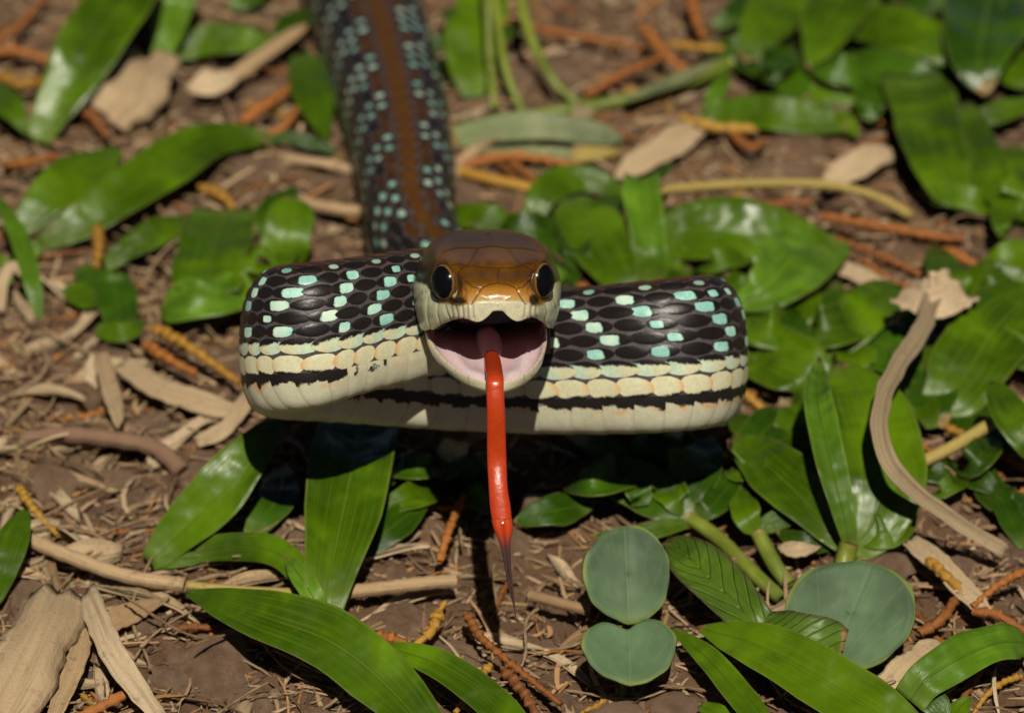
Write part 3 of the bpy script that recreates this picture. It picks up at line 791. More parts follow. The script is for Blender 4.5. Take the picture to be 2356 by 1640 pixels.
# lower jaw: a trough hinged behind the eyes
GA = math.radians(5.6); JL = 1.80
def jaw_pt(x, l, n):
    x, l, n = np.broadcast_arrays(np.asarray(x, float), np.asarray(l, float), np.asarray(n, float))
    y = -0.95 + l * math.cos(GA) + n * math.sin(GA)
    z = -0.63 - l * math.sin(GA) + n * math.cos(GA)
    return np.stack([x - 0.012, y, z], -1)
def JW(u): return 0.61 * np.maximum(1 - np.clip(u, 0, 1) ** 1.9, 0) ** 0.54
nu, nin, nou = 150, 61, 40
uu = 1 - (1 - np.linspace(-0.25, 1, nu)) ; uu = np.sin(np.linspace(math.asin(-0.25), math.pi / 2, nu)); uu[-1] = 0.99985
jv, jc = [], []
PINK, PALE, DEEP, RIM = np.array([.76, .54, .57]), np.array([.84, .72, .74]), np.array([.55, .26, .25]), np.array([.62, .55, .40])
for u in uu:
    W = float(JW(u)); l = u * JL; sc_ = (W / 0.6) ** 0.8
    e = np.linspace(-1, 1, nin)
    ae = np.abs(e)
    floor_ = -0.065 * sc_ * np.sqrt(np.maximum(1 - (ae / 0.95) ** 2.6, 0))
    # fleshy pads beside the tongue near the front and soft ridges
    pad = 0.055 * np.exp(-((ae - .42) / .22) ** 2) * math.exp(-((u - .80) / .14) ** 2) + 0.035 * np.exp(-((ae - .62) / .13) ** 2) * math.exp(-((u - .45) / .3) ** 2)
    rimb = 0.028 * np.exp(-((ae - .95) / .05) ** 2)
    seg_ = 0.006 * math.cos(2 * math.pi * u * 9)
    n = floor_ + pad * sc_ + rimb
    x = e * W * (1 + 0.0)
    top = jaw_pt(x, l, n)
    f_rim = ss_(ae, .915, .955)[:, None]
    tone = ss_(vnoise(e * 9, np.full_like(e, u * 9), 41), .3, .8)[:, None]
    inner = PINK * (1 - tone * .4) + PALE * tone * .4
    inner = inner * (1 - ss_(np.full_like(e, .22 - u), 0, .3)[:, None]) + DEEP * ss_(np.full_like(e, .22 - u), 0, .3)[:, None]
    fp = np.clip(pad / .055, 0, 1)[:, None]; inner = inner * (1 - .7 * fp) + PALE * .7 * fp
    bound = abs(((u * 8.0) % 1) - .5); dk = 0.35 if bound > .455 and u > 0 else 0.0
    ctop = inner * (1 - f_rim) + RIM * (1 - dk) * f_rim
    e2 = np.linspace(1, -1, nou + 2)[1:-1]
    nb = -0.02 - 0.24 * (sc_ ** .8) * np.sqrt(np.maximum(1 - e2 ** 2, 0)) 
    bot = jaw_pt(e2 * W * 1.015, l, nb)
    cb = np.tile(np.array([.56, .52, .36]) * (1 - dk * .6), (nou, 1))
    jv.append(np.vstack([top, bot])); jc.append(np.vstack([ctop, cb]))
JV = np.vstack(jv); JC = np.vstack(jc); nj = nin + nou
jf = [tuple(f) for f in grid_faces(nu, nj, True)]
jf.append(tuple((nu - 1) * nj + i for i in range(nj - 1, -1, -1))); jf.append(tuple(range(nj)))
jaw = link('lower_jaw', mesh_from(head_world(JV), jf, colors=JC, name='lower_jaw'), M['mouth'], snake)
jaw['label'] = 'dropped lower jaw with cream rim and pink lining'
# cheek membrane and throat wall
yy = np.linspace(-1.05, -0.42, 40); cm, cc_ = [], []
for sx in (-1, 1):
    vs = []
    for y in yy:
        wl = np.interp(-y, -ST[:, 0], ST[:, 8]) - .035; zl = np.interp(-y, -ST[:, 0], ST[:, 9]) + .02
        k = ss_(np.array([-y]), .45, .85)[0]
        l = (y + .95) / math.cos(GA); u = l / JL
        jp = jaw_pt(sx * float(JW(max(u, 0))) * .93, l, .0)
        tp = np.array([sx * wl, y, zl])
        for f in np.linspace(0, 1, 12):
            q = tp * (1 - f) + jp * f
            g_ = 4 * f * (1 - f)
            q = q + np.array([-sx * .03 * g_, -0.35 * (1 - k) * g_, 0])
            vs.append(q)
    cm.append(np.array(vs))
cv = np.vstack(cm); fcs = np.vstack([grid_faces(40, 12), grid_faces(40, 12, off=480)])
cin = np.tile(np.array([.60, .34, .35]), (len(cv), 1))
link('cheek_lining', mesh_from(head_world(cv), fcs, colors=cin, name='cheek_lining'), M['mouth'], jaw)
tw = []
for f in np.linspace(0, 1, 14):
    for e in np.linspace(-1, 1, 25):
        tw.append((e * .66, -1.12 - .25 * (1 - e * e), -.18 - .75 * f))
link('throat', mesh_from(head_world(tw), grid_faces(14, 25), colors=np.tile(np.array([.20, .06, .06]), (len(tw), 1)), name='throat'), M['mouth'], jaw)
# tongue sheath
shp = []
for i, f in enumerate(np.linspace(0, 1, 30)):
    l = -0.12 + .95 * f; r = .088 + .028 * math.sin(f * 3.0) - .045 * ss_(np.array([f]), .8, 1.0)[0]
    for k in range(28):
        a_ = 2 * math.pi * k / 28
        shp.append(jaw_pt(.02 + r * 1.08 * math.cos(a_), l, -.07 + .025 * math.sin(f * 5) + r * math.sin(a_)))
for k in range(28):
    a_ = 2 * math.pi * k / 28
    shp.append(jaw_pt(.02 + .045 * math.cos(a_), .79, -.07 + .045 * math.sin(a_)))
sf_ = [tuple(f) for f in grid_faces(31, 28, True)]
link('tongue_sheath', mesh_from(head_world(np.array(shp)), sf_, colors=np.tile(np.array([.78, .53, .54]), (len(shp), 1)), name='tongue_sheath'), M['mouth'], jaw)

# tongue
def tongue_mat(name, dark):
    m = NT(name); u3, u, v = m.uv(); oc = m.objco()
    n = m.noise(18, 4, .6, oc)
    red = m.mix(n, (0.32, 0.024, 0.002), (0.46, 0.048, 0.003))
    sid = m.smooth(m.math('ABSOLUTE', m.math('SUBTRACT', u, .5)), .40, .5)
    red = m.mix(m.math('MULTIPLY', sid, .7), red, (0.36, 0.012, 0.05))
    if dark:
        f = m.smooth(m.math('ADD', v, m.math('MULTIPLY', n, .12)), .22, .48)
        red = m.mix(f, red, (0.045, 0.022, 0.02))
    m.base(red); m.setp(Roughness=0.33)
    m.p.inputs['Coat Weight'].default_value = 0.28; m.p.inputs['Coat Roughness'].default_value = 0.05
    m.p.inputs['Subsurface Weight'].default_value = 0.15; m.p.inputs['Subsurface Radius'].default_value = (.06, .012, .006); m.p.inputs['Subsurface Scale'].default_value = 1.0
    m.bump(m.noise(9, 5, .65, oc), .3, .03)
    return m.m
M['tongue'] = tongue_mat('tongue', False); M['fork'] = tongue_mat('tongue_fork', True)
start = [head_world(jaw_pt(.02, .60, -.05))[0], head_world(jaw_pt(.0, 1.1, .02))[0], head_world(jaw_pt(-.025, 1.60, .085))[0]]
tp = [(1139, 872, -.80), (1139, 900, -.84), (1141, 950, -.80), (1143, 1050, -.62), (1146, 1120, -.64), (1151, 1165, -.64), (1156, 1205, -.64)]
TC = np.vstack([start, [camd(*t) for t in tp]])
TW_ = np.array([.075, .082, .088, .088, .088, .092, .098, .096, .104, .098])
def ribbon_tube(P, Wd, Th, n, nk=24, half=None):
    """flattened tube along P; half=-1/+1 keeps one side of the midline"""
    c_ = cr(np.column_stack([P, Wd, Th]), n); ct = c_[:, :3]
    T = unit(np.gradient(ct, axis=0)); side = unit(RT - T * (T @ RT)[:, None]); nn = np.cross(side, T)
    vs, uv = [], []
    for i in range(n):
        for k in range(nk):
            a_ = 2 * math.pi * k / nk
            vs.append(ct[i] + side[i] * math.cos(a_) * c_[i, 3] + nn[i] * math.sin(a_) * c_[i, 4])
            uv.append((.5 + .5 * math.cos(a_), i / (n - 1)))
    f = [tuple(q) for q in grid_faces(n, nk, True)] + [tuple(range(nk)), tuple((n - 1) * nk + k for k in range(nk - 1, -1, -1))]
    return np.array(vs), f, uv
v_, f_, u_ = ribbon_tube(TC, TW_ * .95, TW_ * .42, 90)
tongue = link('tongue', mesh_from(v_, f_, u_, name='tongue'), M['tongue'], snake)
tongue['label'] = 'wet orange-red tongue hanging straight down'
for sx, end in ((-1, (1184, 1408)), (1, (1186, 1425))):
    P = np.array([camd(1154 + sx * 11, 1192, -.64), camd(1158 + sx * 10, 1215, -.64), camd(1162 + sx * 5.5, 1250, -.63), camd(1167 + sx * 4, 1290, -.61), camd(1174 + sx * 3.2, 1345, -.57), camd(end[0], end[1] - 10, -.52), camd(end[0] + 1, end[1], -.51)])
    Wd = np.array([.056, .050, .030, .020, .012, .006, .002])
    v_, f_, u_ = ribbon_tube(P, Wd, Wd * .9, 44, 14)
    link('tongue_fork', mesh_from(v_, f_, u_, name='tongue_fork'), M['fork'], tongue)
# ------------------------------------------------------------------ green plants
DS = 2356.0 / 2296.0
PROF = {
 'blade': [(0, .38), (.12, .66), (.32, .97), (.5, 1), (.7, .82), (.86, .5), (.95, .22), (1, .02)],
 'strap': [(0, .8), (.2, .95), (.5, 1), (.8, .9), (.93, .6), (1, .05)],
 'oval': [(0, .10), (.05, .45), (.16, .80), (.33, .98), (.5, 1), (.68, .93), (.85, .66), (.95, .34), (1, .04)],
 'leafy': [(0, .35), (.12, .6), (.3, .9), (.5, 1), (.8, .95), (.93, .6), (1, .05)],
 'tube': [(0, 1), (.5, 1), (1, .85)],
 'spear': [(0, .15), (.15, .7), (.35, 1), (.6, .85), (.85, .4), (1, .02)],
 'cut': [(0, .75), (.2, .95), (.6, 1), (.92, .97), (1, .86)],
}
prng = np.random.default_rng(5)
def ribbon(pts, w, prof='blade', roll=0.0, cup=0.12, wave=0.05, na=26, nc=11, ds=DS, twist=0.0, crumple=0.0, pleat=0.0, ragged=0.0):
    """pts: picture x, y and height above the soil along the midrib; returns verts, faces, uv"""
    W3 = np.array([camz(p[0] * ds, p[1] * ds, p[2]) for p in pts])
    c_ = cr(W3, na)
    L_ = np.concatenate([[0], np.cumsum(np.linalg.norm(np.diff(c_, axis=0), axis=1))]); t = L_ / L_[-1]
    T = unit(np.gradient(c_, axis=0))
    pf = np.array(PROF[prof]); wt = np.interp(t, pf[:, 0], pf[:, 1])
    hw = np.array([0.5 * w * ds * depth_scale(p) for p in c_]) * wt
    nb = unit(np.array([0, 0, 1.0]) * 0.55 + (-FW) * 0.75)
    N = unit(nb - T * (T @ nb)[:, None]); S = np.cross(T, N)
    ro = math.radians(roll) + math.radians(twist) * (t - .5)
    S2 = S * np.cos(ro)[:, None] + N * np.sin(ro)[:, None]; N2 = -S * np.sin(ro)[:, None] + N * np.cos(ro)[:, None]
    e = np.linspace(-1, 1, nc)
    ph = prng.uniform(0, 6.28, 4)
    verts, uv = [], []
    for i in range(na):
        for k in range(nc):
            ee = e[k]
            lift = cup * (abs(ee) ** 1.5) * hw[i]
            wv = wave * max(hw[i], .02) * (math.sin(9 * t[i] + ph[0] + 1.2 * ee) * abs(ee) + .6 * math.sin(17 * t[i] + ph[1] + 2.1 * ee) * abs(ee))
            if crumple:
                wv += crumple * max(hw[i], .03) * (math.sin(4.3 * ee + 7 * t[i] + ph[2]) + .6 * math.sin(9 * ee - 11 * t[i] + ph[3]))
            if pleat: wv += pleat * hw[i] * math.sin(6.5 * ee + ph[0] + 1.5 * t[i])
            rg = 1 - ragged * abs(math.sin(23 * t[i] + ph[1] + 5 * (ee > 0)) * math.sin(7 * t[i] + ph[3])) * abs(ee)
            ew = rg * 1 + 0.05 * math.sin(13 * t[i] + ph[2] + (2 if ee > 0 else 0))
            end = ragged * .5 * hw[i] * math.sin(7.7 * ee + ph[2]) * (float(t[i] > .999) - float(t[i] < .001))
            verts.append(c_[i] + S2[i] * ee * hw[i] * ew + N2[i] * (lift + wv) + T[i] * end)
            uv.append((k / (nc - 1), t[i]))
    return np.array(verts), grid_faces(na, nc), uv, c_

def stem_tube(pts, w, ds=DS, na=26, nk=10, knots=0.0):
    W3 = np.array([camz(p[0] * ds, p[1] * ds, p[2]) for p in pts]); c_ = cr(W3, na)
    T = unit(np.gradient(c_, axis=0)); S = unit(np.cross(T, np.array([.1, .2, 1.0]))); N = np.cross(S, T)
    vs, uv = [], []
    for i in range(na):
        r = .5 * w * ds * depth_scale(c_[i]) * (1 + knots * math.sin(i * 1.9))
        for k in range(nk):
            a = 2 * math.pi * k / nk
            vs.append(c_[i] + S[i] * math.cos(a) * r + N[i] * math.sin(a) * r); uv.append((k / nk, i / (na - 1)))
    f = [tuple(q) for q in grid_faces(na, nk, True)] + [tuple(range(nk)), tuple((na - 1) * nk + k for k in range(nk - 1, -1, -1))]
    return np.array(vs), f, uv, c_

# (kind, material, points, width, options)
def B(pts, w, mat='grass', **k): return ('leaf', mat, pts, w, k)
def ST_(pts, w, mat='stem', **k): return ('stem', mat, pts, w, k)
PLANTS = [
 ('grass_plant', 'broad grass plant with a long upright blade beside a pale dry husk', [
   B([(88, 318, .05), (120, 250, .35), (205, 110, .9), (290, -20, 1.2), (345, -130, 1.2)], 152, cup=.3),
   B([(355, 150, .1), (378, 70, .5), (405, -5, .9), (430, -90, 1.1)], 84, mat='grass_pale', cup=.35),
   B([(385, 125, .12), (470, 92, .3), (560, 90, .35), (625, 108, .2)], 82, mat='grass'),
   ]),
 ('grass_plant', 'dark grass sprig at the edge of the orange twig heap', [
   B([(-60, 190, .2), (0, 225, .35), (40, 262, .35), (62, 305, .2)], 78, mat='grass'),
   B([(20, 640, .05), (-20, 590, .2), (-60, 560, .3)], 60, mat='grass'),
   ]),
 ('grass_plant', 'long-bladed grass plant with two wide parallel blades lying low', [
   B([(85, 545, .1), (200, 490, .35), (340, 395, .55), (470, 320, .45), (585, 308, .3), (640, 312, .2)], 128, cup=.2),
   B([(35, 535, .1), (95, 455, .4), (170, 395, .5), (275, 330, .35)], 112),
   B([(88, 735, .05), (75, 640, .4), (42, 535, .7), (-10, 430, .9)], 44, mat='grass_pale', cup=.5),
   B([(15, 600, .05), (60, 570, .2), (95, 540, .3)], 60),
   ]),
 ('grass_plant', 'glossy grass plant with a crinkled pale leaf close beside the bent neck', [
   B([(235, 600, .12), (300, 548, .3), (380, 512, .35), (450, 490, .25)], 72, mat='grass', crumple=.08),
   B([(500, 470, .3), (482, 540, .42), (468, 610, .45), (462, 655, .4)], 165, prof='cut'),
   B([(575, 650, .25), (500, 665, .40), (430, 672, .42), (358, 690, .2)], 118, mat='grass_pale', prof='strap', crumple=.10, roll=-8),
   B([(560, 520, .2), (600, 480, .3), (668, 418, .35)], 60, mat='grass_deep'),
   B([(640, 620, .1), (640, 550, .5), (652, 480, .75), (650, 440, .8)], 112, prof='oval', roll=-6),
   ]),
 ('grass_plant', 'small dark grass plant in the shade beside crossed dry straws', [
   B([(175, 600, .2), (225, 630, .3), (300, 640, .25)], 62, mat='grass_deep'),
   B([(255, 610, .3), (262, 670, .3), (285, 760, .15)], 92, mat='grass_deep', prof='oval'),
   B([(215, 735, .15), (270, 745, .2), (330, 720, .2)], 55),
   B([(150, 640, .2), (190, 670, .2), (220, 690, .2)], 60),
   ]),
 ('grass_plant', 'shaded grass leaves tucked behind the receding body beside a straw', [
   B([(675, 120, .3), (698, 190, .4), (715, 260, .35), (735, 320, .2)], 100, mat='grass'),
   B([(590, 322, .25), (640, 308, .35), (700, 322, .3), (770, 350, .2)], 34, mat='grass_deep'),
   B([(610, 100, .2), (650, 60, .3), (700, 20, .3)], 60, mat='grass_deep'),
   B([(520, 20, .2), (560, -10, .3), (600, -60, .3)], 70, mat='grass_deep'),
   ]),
 ('grass_plant', 'green runner with slender yellowish stems rising in a bunch', [
   ST_([(1108, 240, .1), (1098, 120, .7), (1092, 0, 1.2), (1088, -100, 1.5)], 20, mat='stem'),
   ST_([(1172, 255, .1), (1135, 160, .5), (1115, 40, .9), (1104, -80, 1.3)], 19, mat='stem'),
   ST_([(1310, 245, .1), (1240, 180, .4), (1185, 70, .8), (1158, -60, 1.2)], 22, mat='stem'),
   ST_([(1185, 262, .1), (1300, 242, .15), (1450, 215, .2), (1540, 185, .25), (1640, 140, .3)], 30, mat='stem'),
   B([(1060, 220, .1), (1052, 140, .4), (1072, 40, .7), (1095, -70, .8)], 130, mat='grass'),
   B([(1400, 226, .3), (1500, 190, .35), (1640, 128, .35)], 30, mat='dull', cup=.6),
   ]),
 ('grass_plant', 'dull greyish grass leaf with a yellowing tip behind the head', [
   B([(1010, 312, .2), (1120, 288, .3), (1260, 286, .32), (1400, 315, .2)], 72, mat='dull', prof='strap'),
   B([(1060, 352, .15), (1180, 350, .2), (1300, 345, .2)], 46, mat='dull', prof='strap'),
   B([(1270, 352, .18), (1330, 345, .2), (1400, 338, .15)], 40, mat='yellow', prof='spear'),
   ]),
 ('grass_plant', 'bright grass plant of several broad leaves directly behind the head', [
   B([(1190, 520, .2), (1215, 440, .5), (1290, 400, .55), (1360, 415, .45), (1410, 455, .25)], 78, mat='grass'),
   B([(1195, 500, .3), (1250, 560, .35), (1290, 640, .2)], 120, mat='grass_deep'),
   B([(1280, 440, .45), (1330, 520, .5), (1375, 600, .45), (1420, 680, .2)], 140, mat='grass', prof='oval'),
   B([(1462, 640, .1), (1455, 560, .5), (1442, 470, .8), (1436, 400, .9)], 84, mat='grass_pale', prof='cut', cup=.5),
   B([(1445, 420, .6), (1475, 395, .65), (1512, 362, .6)], 26, mat='grass_deep'),
   B([(985, 480, .3), (1060, 485, .4), (1120, 492, .4), (1175, 505, .2)], 66, mat='grass', prof='oval'),
   B([(1195, 640, .2), (1230, 620, .3), (1270, 610, .3)], 60, mat='grass_pale'),
   ]),
 ('grass_plant', 'broad-leaved grass plant with a puckered shiny leaf overhanging the far bend', [
   B([(1440, 560, .25), (1540, 520, .5), (1660, 520, .55), (1800, 545, .4), (1870, 575, .2)], 158, mat='grass', prof='oval'),
   B([(1860, 520, .3), (1800, 575, .55), (1730, 640, .6), (1640, 690, .35)], 168, mat='grass_pale', prof='oval', crumple=.07),
   B([(1850, 620, .1), (1830, 700, .25), (1790, 790, .3), (1740, 880, .15)], 150, mat='grass_deep', prof='oval'),
   ]),
 ('grass_plant', 'dense clump of dark glossy grass leaves beneath the dry curled stalk', [
   B([(1660, 780, .2), (1730, 800, .35), (1800, 830, .35), (1850, 880, .15)], 165, mat='grass', prof='oval'),
   B([(1880, 800, .2), (1905, 740, .4), (1950, 690, .5), (2020, 640, .35)], 120, mat='grass', prof='oval'),
   B([(2060, 700, .2), (2075, 790, .3), (2090, 900, .25), (2120, 960, .1)], 170, mat='grass_deep', prof='oval'),
   B([(1930, 740, .2), (1990, 780, .3), (2050, 850, .25)], 140, mat='grass_deep', prof='oval'),
   B([(2090, 960, .15), (2070, 900, .25), (2060, 850, .2)], 70, mat='grass'),
   ]),
 ('grass_plant', 'upright grass shoot of three fanned leaves on a pinkish joint', [
   B([(1900, 1235, .1), (1955, 1170, .35), (1975, 1050, .7), (1930, 900, .95), (1880, 810, .95)], 215, mat='grass', prof='blade', cup=.15),
   B([(1908, 1235, .2), (1885, 1130, .7), (1848, 980, 1.15), (1832, 890, 1.25), (1838, 800, 1.2)], 72, mat='grass_pale', cup=.55),
   B([(1900, 1225, .15), (1820, 1140, .4), (1740, 1060, .5), (1640, 975, .4)], 140, mat='grass', cup=.3),
   B([(1920, 1200, .15), (1985, 1190, .3), (2060, 1130, .3)], 95, mat='grass', prof='spear'),
   B([(1870, 1220, .1), (1800, 1215, .2), (1740, 1190, .2)], 55, mat='grass_deep'),
   B([(1780, 930, .2), (1720, 960, .35), (1680, 1030, .3), (1660, 1090, .2)], 100, mat='grass_deep'),
   ST_([(1888, 1300, .0), (1895, 1250, .15), (1904, 1215, .3)], 44, mat='stem'),
   ]),
 ('grass_plant', 'small grass shoot with a pink stem joint growing beside the seedlings', [
   B([(1700, 1200, .15), (1672, 1150, .35), (1660, 1090, .4)], 70, mat='grass', prof='spear'),
   B([(1695, 1195, .15), (1735, 1170, .25), (1790, 1165, .25)], 48, mat='grass'),
   ST_([(1770, 1310, .0), (1740, 1270, .12), (1715, 1225, .22), (1700, 1195, .3)], 36, mat='stem'),
   ]),
 ('grass_plant', 'creeping grass runner half in the shadow under the raised body', [
   B([(1565, 1168, .15), (1480, 1185, .2), (1400, 1198, .2), (1320, 1200, .15)], 42, mat='grass'),
   B([(1550, 1165, .15), (1600, 1130, .3), (1660, 1050, .3)], 70, mat='grass_deep'),
   B([(1560, 1170, .15), (1480, 1120, .3), (1380, 1070, .35), (1250, 1060, .25)], 120, mat='grass_deep'),
   B([(1500, 1150, .2), (1560, 1060, .4), (1600, 980, .4)], 110, mat='grass_deep'),
   ST_([(1755, 1345, .0), (1680, 1275, .1), (1610, 1205, .15), (1545, 1160, .2)], 34, mat='stem'),
   B([(1320, 1130, .2), (1220, 1150, .3), (1150, 1170, .2)], 80, mat='grass_deep'),
   ]),
 ('grass_plant', 'wide pale-veined grass leaves spreading at the far edge of the curled stalk', [
   B([(2070, 930, .1), (2150, 860, .35), (2230, 740, .6), (2330, 640, .6)], 190, mat='grass', prof='oval'),
   B([(2110, 760, .2), (2190, 760, .4), (2290, 800, .4), (2400, 850, .3)], 90, mat='grass_pale', cup=.4),
   B([(2130, 640, .2), (2230, 640, .35), (2350, 660, .3)], 120, mat='grass', prof='oval'),
   B([(2160, 900, .1), (2230, 960, .2), (2330, 1020, .2)], 140, mat='grass_deep', prof='oval'),
   ]),
 ('grass_plant', 'single bright upright leaf above a yellow stalk end', [
   B([(2360, 1040, .3), (2310, 990, .7), (2262, 920, .9), (2222, 855, .95)], 90, mat='grass', prof='oval'),
   B([(2330, 1120, .05), (2270, 1130, .2), (2215, 1090, .2), (2200, 1020, .2)], 80, mat='grass_deep'),
   B([(2296, 1230, .05), (2265, 1160, .2), (2225, 1080, .2)], 60, mat='grass_deep'),
   ]),
 ('grass_plant', 'pair of tall broad dark leaves standing in front of a soil gap', [
   B([(2040, 170, .5), (2080, 280, .6), (2110, 380, .55), (2150, 470, .3)], 150, mat='grass', prof='strap'),
   B([(2150, 230, .4), (2180, 330, .5), (2230, 420, .45), (2290, 510, .25)], 120, mat='grass', prof='blade'),
   B([(2165, 275, .3), (2230, 255, .4), (2330, 225, .4)], 56, mat='grass'),
   B([(2200, 600, .2), (2260, 580, .35), (2350, 560, .35)], 82, mat='grass', prof='oval'),
   B([(2260, 330, .3), (2290, 380, .35), (2340, 430, .3)], 90, mat='grass'),
   ]),
 ('grass_plant', 'thick heap of overlapping dark grass leaves with deep gaps between', [
   B([(1775, -40, .6), (1735, 30, .6), (1700, 85, .5), (1668, 140, .3)], 125, mat='grass', prof='oval'),
   B([(1900, -60, .8), (1880, 10, .8), (1845, 80, .7), (1812, 155, .5)], 140, mat='grass', prof='blade'),
   B([(1640, 110, .2), (1700, 130, .3), (1760, 170, .3), (1810, 220, .2)], 110, mat='grass_deep', prof='oval'),
   B([(1900, 60, .5), (1990, 60, .7), (2080, 95, .7), (2160, 150, .5)], 120, mat='grass', prof='oval', crumple=.05),
   B([(2080, -40, .5), (2160, 20, .6), (2230, 70, .6)], 80, mat='grass_pale', prof='oval'),
   B([(2225, -30, .6), (2205, 60, .75), (2195, 140, .7), (2210, 215, .4)], 195, mat='grass_deep', prof='oval'),
   B([(2330, -20, .5), (2290, 40, .6), (2260, 100, .5)], 110, mat='grass', prof='oval'),
   B([(1880, 150, .3), (1960, 140, .45), (2060, 165, .45), (2130, 210, .2)], 70, mat='grass_deep', prof='oval'),
   B([(1850, 190, .2), (1900, 170, .3), (1990, 190, .3)], 60, mat='grass_deep'),
   B([(2000, -60, .6), (2050, -10, .7), (2110, 30, .6)], 90, mat='grass_deep', prof='oval'),
   B([(1600, 60, .2), (1650, 30, .3), (1690, -20, .3)], 60, mat='grass_deep'),
   B([(1830, 230, .15), (1880, 150, .2), (1960, 90, .25)], 130, mat='grass_deep', prof='oval'),
   B([(2050, 230, .15), (2000, 180, .2), (1900, 120, .2)], 110, mat='grass_deep', prof='oval'),
   B([(1760, 230, .12), (1820, 170, .2), (1850, 90, .25)], 100, mat='grass_deep', prof='oval'),
   B([(2140, 250, .15), (2080, 200, .22), (2040, 140, .25)], 90, mat='grass_deep', prof='oval'),
   B([(1980, 20, .3), (1920, -30, .4), (1850, -70, .4)], 110, mat='grass_deep', prof='oval'),
   B([(2300, 200, .3), (2270, 150, .35), (2240, 90, .35)], 100, mat='grass', prof='oval'),
   ]),
 ('grass_plant', 'low grass plant with a glossy bent shoot above the bare soil patch', [
   B([(1565, 285, .1), (1660, 255, .35), (1780, 260, .4), (1920, 285, .2)], 92, mat='grass', prof='oval'),
   B([(1575, 272, .15), (1598, 230, .35), (1635, 155, .5)], 40, mat='grass_pale', cup=.5),
   B([(1850, 260, .2), (1890, 270, .25), (1925, 310, .15)], 45, mat='grass'),
   ]),
 ('grass_plant', 'long shiny grass blade arching over the brown soil with a shorter one beside it', [
   B([(1010, 1720, .25), (900, 1570, .55), (760, 1448, .75), (600, 1385, .75), (480, 1345, .6), (412, 1328, .5)], 152, mat='grass', cup=.22),
   B([(1230, 1720, .2), (1110, 1580, .45), (990, 1495, .6), (900, 1460, .6), (830, 1452, .5)], 84, mat='grass', cup=.22),
   ]),
 ('grass_plant', 'bright grass shoot half in the snake shadow with a tall central leaf', [
   B([(335, 1262, .05), (420, 1180, .4), (510, 1085, .8), (590, 985, 1.1), (625, 935, 1.15)], 128, mat='grass', cup=.3),
   B([(722, 1420, .05), (735, 1320, .4), (760, 1190, .7), (790, 1050, .9), (812, 930, .85), (830, 850, .7)], 190, mat='grass', prof='leafy', cup=.3),
   B([(430, 1240, .15), (520, 1225, .35), (610, 1235, .45), (680, 1290, .4), (740, 1395, .1)], 68, mat='grass', prof='strap', roll=-10),
   B([(735, 1400, .1), (700, 1335, .4), (665, 1280, .5), (640, 1250, .5)], 52, mat='grass_pale', cup=.5),
   B([(350, 1265, .05), (400, 1255, .15), (470, 1250, .15)], 40, mat='grass'),
   B([(560, 1200, .2), (620, 1120, .35), (640, 1040, .3)], 90, mat='grass_deep'),
   B([(800, 1250, .1), (880, 1180, .3), (960, 1120, .3)], 80, mat='grass_deep'),
   ]),
 ('grass_plant', 'ragged grass leaf with a pale blemish beside the long dry stick', [
   B([(-40, 1380, .05), (0, 1290, .3), (30, 1210, .5), (58, 1140, .55)], 74, mat='grass', prof='oval'),
   ]),
 ('grass_plant', 'low grass plant whose long blades pass under the round leaves', [
   B([(1760, 1700, .3), (1660, 1560, .45), (1580, 1470, .5), (1505, 1405, .45)], 66, mat='grass', cup=.3),
   B([(2120, 1720, .25), (1950, 1590, .5), (1800, 1500, .6), (1680, 1440, .6), (1560, 1405, .45)], 150, mat='grass', cup=.2),
   B([(1570, 1580, .2), (1610, 1600, .25), (1680, 1640, .2)], 50, mat='grass'),
   ]),
 ('grass_plant', 'folded grass leaf with a white sheen resting on wood chips', [
   B([(2040, 1570, .3), (2080, 1520, .5), (2160, 1470, .6), (2240, 1440, .55), (2310, 1440, .35)], 100, mat='grass_pale', prof='strap'),
   B([(2050, 1530, .35), (2090, 1570, .3), (2130, 1620, .15)], 70, mat='grass_deep'),
   B([(2130, 1640, .1), (2150, 1590, .15), (2180, 1560, .2)], 50, mat='grass'),
   ]),
]
def build_plant(name, label, parts, cat='plant', group=None):
    first = parts[0][2]; base = min((p[2][0] if p[2][0][2] <= p[2][-1][2] else p[2][-1] for p in parts), key=lambda q: q[2])
    bp = camz(base[0] * DS, base[1] * DS, 0.0); bp[2] = float(ground_h(bp[0], bp[1]))
    root = empty(name, bp)
    tag(root, label, cat, group)
    for kind, mat, pts, w_, k in parts:
        if kind == 'leaf':
            v, f, uv, c_ = ribbon(pts, w_, **k)
            link('leaf', mesh_from(v, f, uv, name='leaf'), M[mat], root, solid=0.006)
        else:
            v, f, uv, c_ = stem_tube(pts, w_, **k)
            link('stem', mesh_from(v, f, uv, name='stem'), M[mat], root)
    return root
for nm, lab, parts in PLANTS:
    build_plant(nm, lab, parts, 'grass')

